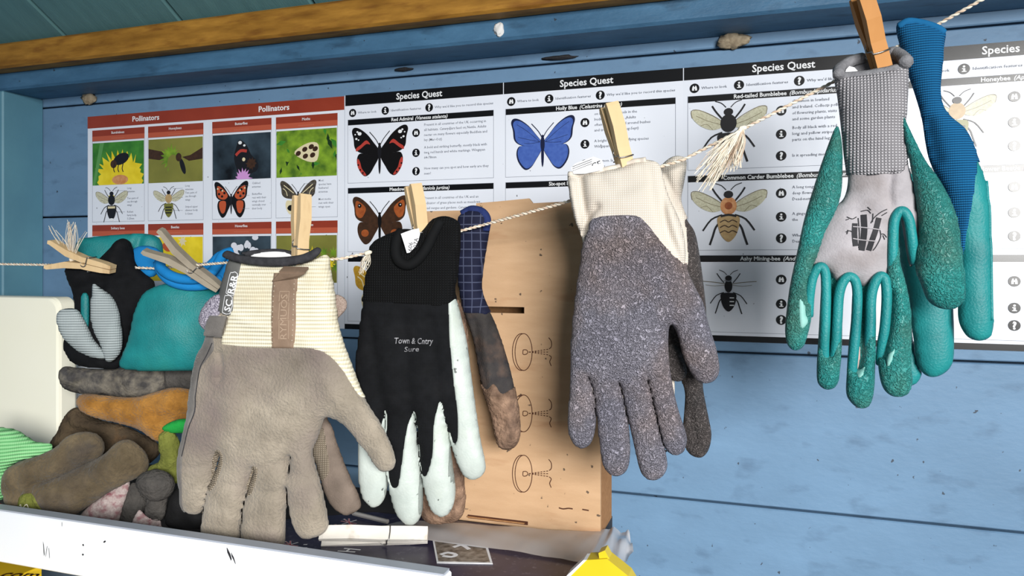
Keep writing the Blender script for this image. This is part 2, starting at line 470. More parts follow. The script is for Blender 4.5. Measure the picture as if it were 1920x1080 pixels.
for i in range(-3, 14):
    x0 = -0.504 + 0.195 * i
    if x0 < -1.2 or x0 > 1.7: continue
    p = MB(); p.box((max(x0, -1.085) + 0.002, 0.0, -0.016), (x0 + 0.195 - 0.002, 1.7, 0.0), M_CEIL, MR, bev=0.002); p.build('board', ce)
p = MB(); p.box((-1.085, 0.0, -0.022), (1.8, 1.7, -0.0162), M_DARK, MR); p.build('backing', ce)

# ------------------------------------------------------------------ posters
K_WHITE = mat('laminated_paper', lin(222, 227, 237), lin(230, 234, 243), 5, 0.22, spec=0.45, specks=0.265)
K_BLACK = mat('print_black', lin(14, 14, 16), rough=0.24, spec=0.45)
K_TXT = mat('print_grey_text', lin(120, 124, 134), rough=0.3)
K_LINE = mat('print_grey_line', lin(110, 116, 128), rough=0.3)
K_WTXT = mat('print_white', lin(232, 234, 236), rough=0.25, spec=0.45)
K_RED = mat('print_rust', lin(140, 52, 34), lin(150, 60, 40), 30, 0.3, spec=0.4)
K_RED2 = mat('print_rust_light', lin(184, 88, 62), rough=0.3, spec=0.4)
def ink(n, r, g, b, r2=None, g2=None, b2=None, sc=220):
    return mat('print_' + n, lin(r, g, b), lin(r2, g2, b2) if r2 is not None else None, sc, 0.28, spec=0.4, contrast=0.18)

class Print(MB):
    """flat print lying on the sheet; coordinates in millimetres on the wall, each layer a hair above the last"""
    def __init__(s, z0=0.0): super().__init__(); s.z = 0.0011 + z0
    def P(s, pts): return [(x * 0.001, -s.z, 1.5 + y * 0.001) for x, y in pts]
    def up(s): s.z += 0.00001
    def poly(s, pts, m, cv=0):
        s.up()
        if cv: pts = smooth_line(pts, cv, True)
        pts = [tuple(p) for p in pts]
        a = sum(pts[i - 1][0] * pts[i][1] - pts[i][0] * pts[i - 1][1] for i in range(len(pts)))
        if a < 0: pts = pts[::-1]
        s.add(s.P(pts), [list(range(len(pts)))], m)
    def rect(s, x0, y0, x1, y1, m): s.poly([(x0, y0), (x1, y0), (x1, y1), (x0, y1)], m)
    def ell(s, cx, cy, rx, ry, m, rot=0, n=20):
        c, q = math.cos(rot), math.sin(rot)
        s.poly([(cx + rx * math.cos(t) * c - ry * math.sin(t) * q, cy + rx * math.cos(t) * q + ry * math.sin(t) * c) for t in [2 * math.pi * i / n for i in range(n)]], m)
    def stroke(s, pts, wd, m, cv=3):
        s.up(); q = smooth_line(pts, cv) if len(pts) > 2 else np.array(pts, dtype=float)
        t = np.gradient(q, axis=0); t /= np.maximum(np.linalg.norm(t, axis=1), 1e-9)[:, None]
        n = np.stack([-t[:, 1], t[:, 0]], 1) * wd / 2; k = len(q)
        s.add(s.P(q - n) + s.P(q + n), [[i, i + 1, i + 1 + k, i + k] for i in range(k - 1)], m)
    def frame(s, x0, y0, x1, y1, m, wd=0.35):
        s.rect(x0, y0, x1, y0 + wd, m); s.rect(x0, y1 - wd, x1, y1, m); s.rect(x0, y0, x0 + wd, y1, m); s.rect(x1 - wd, y0, x1, y1, m)
    def text(s, body, x, y, size, m, bold=0.0, shear=0.0, align='LEFT', res=2, width=None):
        s.up(); v, f = text2d(body, size, bold, shear, align, res)
        if width and len(v): v = v * np.array([width / (v[:, 0].max() - v[:, 0].min()), 1])
        s.add(s.P([(x + p[0], y + p[1]) for p in v]), f, m)
def mir(pts): return [(-x, y) for x, y in pts]
def place(pts, cx, cy, k): return [(cx + x * k, cy + y * k) for x, y in pts]

def icon(par, kind, x, y, r=5.2):
    p = Print(0.0004); p.ell(x, y, r, r, K_BLACK, n=28)
    if kind == '?': p.text('?', x, y - r * 0.68, r * 1.95, K_WTXT, 0.05, align='CENTER')
    elif kind == 'i':
        p.rect(x - r * .16, y - r * .5, x + r * .2, y + r * .12, K_WTXT); p.rect(x - r * .36, y - r * .02, x, y + r * .14, K_WTXT)
        p.rect(x - r * .4, y - r * .58, x + r * .42, y - r * .42, K_WTXT); p.ell(x, y + r * .46, r * .22, r * .2, K_WTXT)
    else:
        for q in (-1, 1):
            p.poly([(x + q * r * .1, y - r * .5), (x + q * r * .52, y - r * .5), (x + q * r * .5, y), (x + q * r * .34, y + r * .5), (x + q * r * .12, y + r * .5)], K_WTXT)
        p.rect(x - r * .14, y - r * .1, x + r * .14, y + r * .22, K_WTXT)
    p.build('icon', par)

I_ADM = ink('admiral_black', 18, 15, 14); I_ADR = ink('admiral_red', 176, 62, 52); I_BLUE = ink('holly_blue', 74, 104, 178, 62, 90, 166); I_BLU2 = ink('blue_edge', 24, 30, 60)
I_BRN = ink('meadow_brown', 70, 46, 30, 54, 36, 24); I_ORG = ink('meadow_orange', 164, 88, 44, 140, 70, 34); I_WING = ink('bee_wing', 206, 204, 180, 182, 178, 150, 500); I_VEIN = ink('bee_vein', 120, 110, 84)
I_YEL = ink('carder_tan', 172, 142, 96, 190, 162, 116); I_GIN = ink('carder_ginger', 196, 126, 72, 214, 158, 110); I_DK = ink('insect_dark', 26, 25, 28); I_GRN = ink('leaf', 46, 110, 38, 70, 140, 50, 60)
I_YLW = ink('flower_yellow', 222, 196, 24, 240, 216, 50, 60); I_OLV = ink('olive', 138, 136, 62, 112, 112, 50, 18); I_NGT = ink('night', 12, 13, 16, 62, 78, 90, 22); I_LIME = ink('lime', 140, 176, 48, 70, 104, 30, 60)
I_DGR = ink('deep_leaf', 28, 52, 24); I_TORT = ink('tortoise', 186, 84, 48); I_CRM = ink('cream', 220, 208, 170); I_MOTH = ink('moth_grey', 52, 46, 40, 90, 82, 70, 400); I_PINK = ink('heather', 206, 150, 210); I_PET = ink('white_petal', 214, 216, 226)
FW = [(0.02, .04), (.1, .14), (.22, .28), (.36, .38), (.46, .40), (.5, .34), (.47, .22), (.45, .08), (.36, .0), (.2, -.03), (.02, -.02)]
HW = [(.02, 0), (.2, -.03), (.36, -.02), (.41, -.12), (.38, -.26), (.28, -.38), (.18, -.35), (.09, -.22), (.02, -.1)]
def antennae(p, cx, cy, k, m, a=.2): 
    for q in (-1, 1): p.stroke(place([(q * .01, .1), (q * .07, .2), (q * a * .9, .32)], cx, cy, k), k * .012, m)
def fly(par, cx, cy, k, kind):
    p = Print(0.0003)
    for q in (1, -1):
        f = FW if q == 1 else mir(FW); h = HW if q == 1 else mir(HW)
        T_ = lambda pts: place(pts if q == 1 else mir(pts), cx, cy, k)
        if kind == 'admiral':
            p.poly(T_(HW), I_ADM, 4); p.poly(T_(FW), I_ADM, 4)
            p.poly(T_([(.17, .12), (.24, .13), (.34, .06), (.42, .02), (.42, .07), (.34, .12), (.24, .19)]), I_ADR, 3)
            p.poly(T_([(.39, -.1), (.41, -.16), (.37, -.28), (.28, -.37), (.24, -.36), (.32, -.26), (.35, -.16)]), I_ADR, 3)
            for (a, b, r) in ((.36, .30, .035), (.42, .22, .02), (.40, .33, .018), (.44, .29, .014), (.38, .2, .014)): p.ell(*T_([(a, b)])[0], k * r, k * r * .8, K_WTXT)
            for (a, b) in ((.385, -.2), (.35, -.28), (.3, -.33)): p.ell(*T_([(a, b)])[0], k * .015, k * .015, I_ADM)
        elif kind == 'blue':
            p.poly(T_([(x * 1.04, y * 1.03) for x, y in HW]), I_BLU2, 4); p.poly(T_([(x * 1.03, y * 1.04) for x, y in FW]), I_BLU2, 4)
            p.poly(T_([(x * .98 + .004, y * .97) for x, y in HW]), I_BLUE, 4); p.poly(T_([(x * .96 + .004, y * .95) for x, y in FW]), I_BLUE, 4)
            for e in ((.42, .32), (.4, .12), (.3, .02)): p.stroke(T_([(.04, .03), (e[0] * .6, e[1] * .65), e]), k * .006, I_BLU2)
        elif kind == 'meadow':
            p.poly(T_(HW), I_BRN, 4); p.poly(T_(FW), I_BRN, 4)
            p.poly(T_([(.26, .22), (.38, .32), (.44, .32), (.45, .2), (.42, .08), (.34, .05), (.28, .12)]), I_ORG, 3)
            p.ell(*T_([(.37, .25)])[0], k * .035, k * .035, I_ADM); p.ell(*T_([(.375, .255)])[0], k * .01, k * .01, K_WTXT)
            p.ell(*T_([(.27, -.2)])[0], k * .07, k * .06, I_ORG)
        elif kind == 'tort':
            p.poly(T_([(x, y * 1.15) for x, y in HW]), I_ADM, 4); p.poly(T_([(x, y * 1.1) for x, y in FW]), I_ADM, 4)
            p.poly(T_([(.1, .1), (.24, .26), (.4, .34), (.42, .2), (.38, .05), (.2, 0)]), I_TORT, 3)
            p.poly(T_([(.16, -.05), (.34, -.05), (.35, -.2), (.27, -.34), (.18, -.28)]), I_TORT, 3)
            for (a, b) in ((.2, .16), (.3, .24), (.36, .14), (.27, .08)): p.ell(*T_([(a, b)])[0], k * .035, k * .03, I_ADM)
            for (a, b) in ((.26, .22), (.4, .27)): p.ell(*T_([(a, b)])[0], k * .025, k * .02, I_CRM)
        else:
            p.poly(T_([(x * .85, y * .9 - .05) for x, y in HW]), I_CRM, 4); p.poly(T_(FW), ink('moth_gold', 196, 158, 52, 170, 128, 40) if kind == 'gold' else I_MOTH, 4)
            p.stroke(T_([(.12, .1), (.26, .2), (.4, .3)]), k * .02, I_CRM); p.stroke(T_([(.3, .04), (.34, .16), (.42, .22)]), k * .018, I_CRM)
            p.poly(T_([(.1, -.2), (.2, -.32), (.3, -.26), (.24, -.18)]), I_ADM, 3)
    bm = {'blue': I_BLU2, 'meadow': I_ADM}.get(kind, I_DK)
    p.ell(cx, cy, k * .035, k * .12, bm); p.ell(cx, cy - k * .16, k * .022, k * .2, bm); p.ell(cx, cy + k * .11, k * .022, k * .03, bm)
    antennae(p, cx, cy, k, bm)
    return p.build('insect_picture', par)
def bee(par, cx, cy, k, kind):
    p = Print(0.0003)
    thor, abd, leg = {'red': (I_DK, I_DK, I_DK), 'carder': (I_GIN, I_YEL, I_DK), 'ashy': (I_DK, I_DK, I_DK), 'bumble': (I_DK, I_DK, I_DK), 'honey': (I_YEL, I_OLV, I_DK)}[kind]
    for q in (-1, 1):
        T_ = lambda pts: place(pts if q == 1 else mir(pts), cx, cy, k)
        if kind == 'ashy':
            p.stroke(T_([(.05, .1), (.25, .13), (.5, .15)]), k * .012, I_VEIN); p.stroke(T_([(.05, .08), (.25, .06), (.42, .08)]), k * .008, I_VEIN)
        else:
            p.poly(T_([(.06, .06), (.2, .16), (.38, .25), (.48, .24), (.46, .14), (.36, .04), (.22, -.02), (.1, 0)]), I_WING, 4)
            p.stroke(T_([(.06, .07), (.2, .17), (.38, .255), (.48, .25), (.47, .15)]), k * .009, I_VEIN); p.stroke(T_([(.08, .04), (.26, .1), (.42, .18)]), k * .007, I_VEIN)
            p.stroke(T_([(.2, -.02), (.28, .06), (.36, .04)]), k * .006, I_VEIN)
        lw = .022 if kind in ('red', 'carder') else .016
        p.stroke(T_([(.08, .12), (.16, .22), (.21, .3)]), k * lw, leg); p.stroke(T_([(.08, -.06), (.22, -.12), (.33, -.27)]), k * lw, leg)
        p.stroke(T_([(.07, -.12), (.16, -.22), (.2, -.34), (.24, -.46)]), k * lw * 1.2, leg)
        p.stroke(T_([(.03, .27), (.09, .33), (.17, .36)]), k * .011, leg)
    ay = -.2 if kind != 'ashy' else -.22
    p.poly(place([(-.12, -.08), (.12, -.08), (.135, -.2), (.09, -.34), (0, -.42), (-.09, -.34), (-.135, -.2)], cx, cy, k), abd, 4)
    if kind == 'carder':
        for i in range(3): p.stroke(place([(-.11, -.16 - .07 * i), (-.05, -.13 - .07 * i), (0, -.155 - .07 * i), (.05, -.13 - .07 * i), (.11, -.16 - .07 * i)], cx, cy, k), k * .014, I_BRN)
    if kind == 'ashy':
        for i in range(3): p.stroke(place([(.02, -.16 - .07 * i), (.1, -.16 - .07 * i)], cx, cy, k), k * .02, K_WTXT)
    if kind == 'bumble':
        p.rect(cx - .11 * k, cy - .14 * k, cx + .11 * k, cy - .09 * k, I_CRM); p.ell(cx, cy - .4 * k, .07 * k, .03 * k, K_WTXT); p.rect(cx - .08 * k, cy + .13 * k, cx + .08 * k, cy + .17 * k, I_YLW)
    if kind == 'honey':
        for i in range(3): p.rect(cx - .1 * k, cy - (.18 + .07 * i) * k, cx + .1 * k, cy - (.15 + .07 * i) * k, I_DK)
    tr = .105 if kind != 'ashy' else .07
    p.ell(cx, cy + .06 * k, tr * k, .12 * k, thor)
    if kind == 'carder': p.ell(cx, cy + .06 * k, .05 * k, .05 * k, I_ORG); p.stroke(place([(-.1, -.08), (0, -.06), (.1, -.08)], cx, cy, k), k * .03, I_DK)
    if kind == 'ashy': p.ell(cx, cy + .17 * k, .06 * k, .03 * k, K_TXT)
    p.ell(cx, cy + .21 * k, .06 * k, .05 * k, I_DK)
    return p.build('insect_picture', par)

def sheet(name, label, x0, x1, z0=-88, z1=214, wob=0.0):
    t = empty(name, (x0 * .001, 0, 1.5 + z0 * .001), label, 'poster', 'species sheets pinned along the wall')
    n = 10; V = []; Fc = []
    for i in range(n + 1):
        x = x0 + (x1 - x0) * i / n
        for zz in (z0, z1):
            for y in (-0.0003, -0.0008): V.append((x * .001, y, 1.5 + zz * .001))
    for i in range(n):
        a, b = i * 4, i * 4 + 4
        Fc += [[a + 1, b + 1, b + 3, a + 3], [a, a + 2, b + 2, b], [a + 2, a + 3, b + 3, b + 2], [a, b, b + 1, a + 1]]
    Fc += [[0, 1, 3, 2], [n * 4, n * 4 + 2, n * 4 + 3, n * 4 + 1]]
    obj('sheet', V, Fc, K_WHITE, t)
    return t
def quest(label, x0, x1, panels, off, tx=None):
    """one 'Species Quest' page: black heading, key row, three panels (bar, frame, picture, three icons, text)"""
    t = sheet('poster', label, x0, x1)
    p = Print(); p.rect(x0 + (1 if x0 > -510 else 0), 200, x1, 214, K_BLACK); hb = p.build('heading_band', t)
    p = Print(); p.rect(x0, -88, x1, -81.5, K_BLACK); p.build('footer_band', t)
    p = Print(0.0003); p.text('Species Quest', tx or (x0 + x1) / 2 - 12, 203.4, 11.2, K_WTXT, 0.018, align='CENTER', width=63); p.build('heading', hb)
    k0 = x0 + off
    icon(t, 'b', k0 + 8, 190.5); icon(t, 'i', k0 + 55, 190.5); icon(t, '?', k0 + 116, 190.5)
    p = Print(0.0003)
    p.text('Where to look', k0 + 15.5, 189, 4.0, K_TXT, 0.004, res=1, width=27); p.build('key_lettering', t); p = Print(0.0003); p.text('Identification features', k0 + 62.5, 189, 4.0, K_TXT, 0.004, res=1, width=42); p.build('key_lettering', t); p = Print(0.0003); p.text("Why we'd like you to record this species", k0 + 123.5, 189, 4.0, K_TXT, 0.004, res=1, width=77)
    p.build('key_lettering', t)
    for i, (name, latin, art, lines) in enumerate(panels):
        top = 182 - 88 * i; bot = (100 - 88.5 * i) if i < 2 else -78
        p = Print(); p.rect(k0 + 1, top - 7.2, k0 + 201, top, K_BLACK); nb = p.build('name_bar', t)
        p = Print(0.0003)
        wid = lambda s_, bd, sh_: (lambda v: float(v[:, 0].max()) if len(v) else 0.0)(text2d(s_, 6.1, bd, sh_)[0])
        wn = wid(name, 0.022, 0); wl_ = wid('(' + latin + ')', 0.016, 0.25) if latin else 0
        s0 = k0 + 102 - (wn + (2.5 + wl_ if latin else 0)) / 2
        if name: p.text(name, s0, top - 5.6, 6.1, K_WTXT, 0.022)
        if latin: p.text('(' + latin + ')', s0 + wn + 2.5, top - 5.6, 6.1, K_WTXT, 0.016, 0.25)
        if p.v: p.build('name_lettering', nb)
        p = Print(); p.frame(k0 + 0.5, bot, k0 + 201, top, K_LINE); p.build('frame_line', t)
        if art: art(t, k0 + 47, top - 43)
        ys = (top - 22, top - 47, top - 70) if i < 2 else (top - 26, top - 52, top - 69)
        for kk, yy in zip('bi?', ys): icon(t, kk, k0 + 98, yy)
        p = Print(0.0003)
        for (yy, ls) in zip(ys, lines):
            for j, s_ in enumerate(ls): p.text(s_, k0 + 109, yy - 1.5 + (len(ls) - 1) * 3.15 - j * 6.3, 4.4, K_TXT, 0.002, res=1)
        if p.v: p.build('lettering', t)
    return t

quest('Species Quest sheet with red admiral and meadow brown butterflies behind the black gloves', -509, -292, [
    ('Red Admiral', 'Vanessa atalanta', lambda t, x, y: fly(t, x, y, 80, 'admiral'),
     (('Present in all countries of the UK occurring in', 'all habitats. Caterpillars feed on Nettle. Adults', 'nectar on many flowers especially Buddleia and', 'Ivy (Mar-Oct)'),
      ('A bold and striking butterfly, mostly black with', 'two red bands and white markings. Wingspan', '64-78mm'), ('How many can you spot and how early are they', 'seen?'))),
    ('Meadow Brown', 'Maniola jurtina', lambda t, x, y: fly(t, x, y, 78, 'meadow'),
     (('Present in all countries of the UK and an', 'indicator of grass places such as meadows,', 'road verges and gardens. Caterpillars'), (), ())),
    ('', '', lambda t, x, y: fly(t, x, y, 76, 'gold'), ((), (), ())),
], 4, -403)
quest('Species Quest sheet with a blue butterfly behind the white-cuffed glove', -292, -80.5, [
    ('Holly Blue', 'Celastrina argiolus', lambda t, x, y: fly(t, x, y - 1, 76, 'blue'),
     (('on Holly flower-buds in the', 'buds in the autumn. Adults', 'often high above and around bushes', 'and trees and also Aug-Sept)'), ('A bright blue and fast flying species', 'Wingspan'), ('Common. Is this species', 'nesting'))),
    ('Six-spot Burnet', 'Zygaena filipendulae', None, ((), (), ())), ('', '', None, ((), (), ())),
], 2.5, -190)
quest('Species Quest sheet with three bees beside the teal-fingered grey glove', -80.5, 133, [
    ('Red-tailed Bumblebee', 'Bombus lapidarius', lambda t, x, y: bee(t, x - 3, y + 6, 82, 'red'),
     (('Common in lowland', 'and Ireland. Collects pollen', 'of flowering plants, visits', 'and some garden plants'), ('Body all black with a red', 'long and yellow stripes.', 'parts on the hind leg'), ('Is it spreading more',))),
    ('Common Carder Bumblebee', 'Bombus pascuorum', lambda t, x, y: bee(t, x - 3, y + 4, 82, 'carder'),
     (('A long tongue', 'deep flowers', 'Dead-nettle'), ('A ginger', 'the'), ('Where', 'Dead'))),
    ('Ashy Mining-bee', 'Andrena cineraria', lambda t, x, y: bee(t, x - 3, y + 6, 58, 'ashy'), ((), (), ())),
], 4.5, 24)
quest('glossy Species Quest sheet with a honeybee at the right edge, beside the blue-cuffed glove', 133, 345, [
    ('Honeybee', 'Apis mellifera', lambda t, x, y: bee(t, x + 2, y + 6, 70, 'honey'), ((), (), ())),
    ('Flower Beetle', 'Oedemera', None, ((), (), ())), ('', '', None, ((), (), ())),
], 4.5, 239.5)

def jag(cx, cy, r0, r1, n, seed):
    rg = random.Random(seed)
    return [(cx + (r0 if i % 2 else r1) * rg.uniform(.85, 1.1) * math.cos(2 * math.pi * i / n), cy + (r0 if i % 2 else r1) * rg.uniform(.85, 1.1) * math.sin(2 * math.pi * i / n)) for i in range(n)]
def clipr(pts, x0, y0, x1, y1): return [(min(max(x, x0), x1), min(max(y, y0), y1)) for x, y in pts]
def photo(par, x0, y0, x1, y1, kind):
    p = Print(0.0002); R = (x0, y0, x1, y1); w_, h_ = x1 - x0, y1 - y0; cx, cy = (x0 + x1) / 2, (y0 + y1) / 2
    p.rect(*R, {'bumble': I_GRN, 'honey': I_OLV, 'admiral': I_NGT, 'moth': I_LIME, 'yellow': I_YLW, 'white': I_NGT, 'fly': I_OLV}[kind])
    if kind == 'bumble':
        p.poly(clipr(jag(cx + 4, y0 + 4, h_ * .62, h_ * .78, 60, 1), *R), I_YLW); p.ell(cx + 4, y0 + 7, 15, 7, I_GIN)
        p.ell(cx + 6, cy + 6, 15, 8, I_DK, .3); p.ell(cx - 8, cy - 1, 6, 6, I_BRN); 
        for a in (-6, 2, 10): p.stroke([(cx + a, cy), (cx + a - 2, cy - 8), (cx + a, cy - 13)], 1.6, I_DK)
        p.poly([(x0, y0), (x0 + 5, y0), (x0 + 22, y1), (x0 + 14, y1)], ink('leaf_pale', 90, 150, 80))
    if kind == 'honey':
        p.poly([(x0, cy + 4), (x0, cy + 18), (cx - 18, cy + 12), (cx - 20, cy)], I_BRN); p.poly([(x1, cy), (x1, cy + 16), (cx + 26, cy + 6), (cx + 12, cy + 4), (cx + 24, cy - 2)], I_BRN)
        p.poly(jag(cx - 8, cy + 4, 12, 19, 34, 3), I_LIME); p.ell(cx - 4, cy - 4, 10, 12, I_OLV); p.ell(cx + 13, cy - 9, 4, 12, I_DK, .35); p.ell(cx + 6, cy + 4, 5, 6, I_BRN)
    if kind == 'admiral':
        p.poly([(cx - 4, y0 + 8), (cx - 12, cy - 2), (cx - 8, cy + 14), (cx - 3, y1 - 8), (cx + 8, cy + 16), (cx + 16, cy + 2), (cx + 26, cy - 8), (cx + 26, y0 + 12), (cx + 10, y0 + 6)], I_DK, 3)
        p.stroke([(cx - 9, cy + 2), (cx - 1, cy + 8), (cx + 9, cy + 7)], 4, I_ADR); p.ell(cx - 2, cy + 19, 3, 2.4, K_WTXT); p.ell(cx + 5, cy + 15, 2, 1.5, K_WTXT); p.poly(jag(cx + 16, cy - 10, 6, 9, 20, 5), I_BRN); p.ell(cx + 4, cy - 4, 2.6, 2.6, I_CRM)
        p.poly(clipr(jag(cx + 3, y0 + 1, 9, 15, 30, 6), *R), I_PINK)
    if kind == 'moth':
        for q in range(26):
            ax, ay, an_, ln = x0 + random.uniform(0, 1) * w_, y0 + random.uniform(0, 1) * h_, random.uniform(0, 6.28), random.uniform(8, 20)
            p.poly(clipr([(ax, ay), (ax + ln * .5 * math.cos(an_ + .4), ay + ln * .5 * math.sin(an_ + .4)), (ax + ln * math.cos(an_), ay + ln * math.sin(an_)), (ax + ln * .5 * math.cos(an_ - .4), ay + ln * .5 * math.sin(an_ - .4))], *R), (I_GRN, I_LIME, I_DGR)[q % 3])
        p.poly([(cx - 18, cy), (cx - 8, cy + 9), (cx + 8, cy + 14), (cx + 19, cy + 10), (cx + 17, cy - 10), (cx + 2, cy - 11)], I_CRM, 3)
        for (a, b) in ((-12, 0), (-2, 5), (8, 8), (-1, -4), (10, -3), (14, 5)): p.ell(cx + a, cy + b, 4.2, 3.2, I_BRN, .4)
    if kind == 'yellow':
        for q in range(7): p.poly(clipr(jag(x0 + random.uniform(.1, .95) * w_, y0 + random.uniform(.1, .95) * h_, 4, 9, 14, q + 30), *R), (I_GIN, I_CRM, I_YLW)[q % 3])
        p.ell(cx - 14, y1 - 14, 9, 6, I_TORT, -.4)
    if kind == 'white':
        for q in range(16): p.ell(x0 + w_ * random.uniform(.35, .95), y0 + h_ * random.uniform(.45, .97), random.uniform(3, 5.5), random.uniform(3, 5), I_PET)
    if kind == 'fly':
        for q in range(8): p.poly(clipr(jag(x0 + w_ * random.uniform(.4, 1), y0 + h_ * random.uniform(.0, .8), 3, 9, 16, q + 60), *R), (I_YLW, I_LIME)[q % 2])
        p.ell(cx + 30, y0 + 20, 4, 8, I_ADR); p.ell(cx + 31, y0 + 14, 3, 5, I_DK)
    p.build('photo', par)
def pollin(label, x0, x1, cols, tx):
    t = sheet('poster', label, x0, x1, -88, 213)
    p = Print(); p.rect(x0, 195.5, x1, 213, K_RED); hb = p.build('heading_band', t)
    p = Print(0.0003); p.text('Pollinators', tx, 201, 10.5, K_WTXT, 0.022, align='CENTER', width=48.5); p.build('heading', hb)
    for (a, b, rows) in cols:
        for i, (title, ph, ins, lines) in enumerate(rows):
            top = 192 - 139.5 * i
            p = Print(); p.rect(a, top - 9, b, top, K_RED); p.rect(a, top - 16, b, top - 9, K_RED2); nb = p.build('name_bar', t)
            p = Print(0.0003); p.text(title, (a + b) / 2, top - 6.6, 5.0, K_WTXT, 0.012, align='CENTER'); p.text('xxxxxxxxx'.replace('x', '-'), (a + b) / 2, top - 14, 4, ink('rust_faint', 206, 130, 106), 0.01, align='CENTER', width=24); p.build('name_lettering', nb)
            photo(t, a + 1, top - 81, b - 1, top - 19, ph)
            p = Print(); p.frame(a, top - 135, b, top - 16, K_LINE); p.build('frame_line', t)
            if ins: ins(t, a + 37, top - 107)
            p = Print(0.0003)
            for j, s_ in enumerate(lines):
                if s_: p.text(s_, a + 66, top - 88 - j * 4.9, 3.9, K_TXT, 0.002, res=1)
            for yy in (-90, -103, -121): p.stroke([(a + 44, top + yy), (a + 62, top + yy)], .25, K_LINE)
            if p.v: p.build('lettering', t)
BL = ('Long', 'antennae', '', 'Two pairs of', 'see through', 'wings', '', 'Robust', 'furry body,', '5-25mm')
pollin('Pollinators sheet of bees pinned beside the corner post', -943, -724.5, [
    (-934, -836.5, (('Bumblebees', 'bumble', lambda t, x, y: bee(t, x, y, 62, 'bumble'), BL), ('Solitary bees', 'yellow', None, ()))),
    (-830, -733, (('Honeybees', 'honey', lambda t, x, y: bee(t, x, y, 56, 'honey'), ('Long', 'antennae', 'Two pairs of', 'see through', 'wings', '', 'Striped upper', 'slimmer body', '5-12mm')), ('Beetles', 'yellow', None, ())))], -834)
pollin('Pollinators sheet of butterflies and moths behind the tan suede glove', -724.5, -509.5, [
    (-718, -621, (('Butterflies', 'admiral', lambda t, x, y: fly(t, x - 5, y - 1, 56, 'tort'), ('Clubbed', 'antennae', '', 'Butterflies', 'rest with their', 'wings closed', 'vertically over', 'their body')), ('Hoverflies', 'white', None, ()))),
    (-614, -519.5, (('Moths', 'moth', lambda t, x, y: fly(t, x - 2, y - 1, 56, 'moth'), ('Most', 'species have', 'feathered', 'antennae', '', 'Most moths', 'rest with their', 'wings open')), ('Other flies', 'fly', None, ())))], -617)

# ------------------------------------------------------------------ shelf and what stands on it
ZS = 1.241
M_SHELF = mat('white_melamine', lin(238, 242, 248), lin(246, 248, 252), 6, 0.35, spec=0.4)
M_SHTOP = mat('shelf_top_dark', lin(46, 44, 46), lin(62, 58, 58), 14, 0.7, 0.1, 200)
M_EDGE = mat('grey_edge_strip', lin(168, 174, 186), rough=0.4)
M_SCUFF = mat('scuff_black', lin(40, 40, 44), rough=0.7)
sh = empty('shelf', (-0.6, -0.16, ZS - 0.018), 'white shelf board with a white front lip under the glove pile', 'shelf')
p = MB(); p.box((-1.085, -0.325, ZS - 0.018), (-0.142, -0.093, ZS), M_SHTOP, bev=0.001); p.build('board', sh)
p = MB(); p.box((-1.085, -0.337, 1.2185), (-0.220, -0.325, 1.2665), M_SHELF, bev=0.0012); fas = p.build('front_lip', sh)
p = MB(); p.box((-1.085, -0.3368, 1.2665), (-0.222, -0.3255, 1.2680), M_EDGE); p.build('edge_strip', sh)
def scuff(px, py, w_, h_, a):
    c = at(px, py, -0.3374); p = MB(); n = 9
    pts = [(w_ * math.cos(t) * random.uniform(.5, 1), h_ * math.sin(t) * random.uniform(.6, 1)) for t in [2 * math.pi * i / n for i in range(n)]]
    V = [(c.x + x * math.cos(a) - z_ * math.sin(a), -0.3374, c.z + x * math.sin(a) + z_ * math.cos(a)) for x, z_ in pts]
    p.add(V, [list(range(n))], M_SCUFF); return p.build('scuff_mark', sh)
for a in ((82, 1030, .0006, .009, .1), (87, 1033, .0004, .007, -.2), (92, 1036, .0004, .007, .1), (156, 1022, .0012, .0012, 0), (155, 1040, .0016, .001, 0), (196, 1016, .002, .001, .5), (430, 1040, .0016, .007, .4), (437, 1046, .001, .006, .5), (116, 983, .0004, .003, 0)): scuff(*a)
lw = MB(); lw.box((-1.085, -0.45, 1.03), (-0.35, 0.0, 1.048), M_SHELF, bev=0.001); tag(lw.build('lower_shelf'), 'lower white shelf board under the yellow carton', 'shelf')

M_YBOX = mat('yellow_card', lin(238, 196, 30), lin(246, 206, 44), 30, 0.5, spec=0.3)
M_YTXT = mat('brown_print', lin(70, 42, 20), rough=0.6)
yb = empty('carton', (-0.83, -0.36, 1.048), 'yellow printed carton under the white shelf at bottom left', 'box')
p = MB(); p.box((-1.00, -0.44, 1.048), (-0.692, -0.278, 1.190), M_YBOX, bev=0.0008); p.build('body', yb)
v, f = text2d('.com', 0.022, 0.02)
c0 = atz(-14, 1082, 1.1906)
an = 0.26
V = [(c0.x + a * math.cos(an) - b * math.sin(an), c0.y + a * math.sin(an) + b * math.cos(an), 1.1906) for a, b in v]
obj('lettering', V, f, M_YTXT, yb)

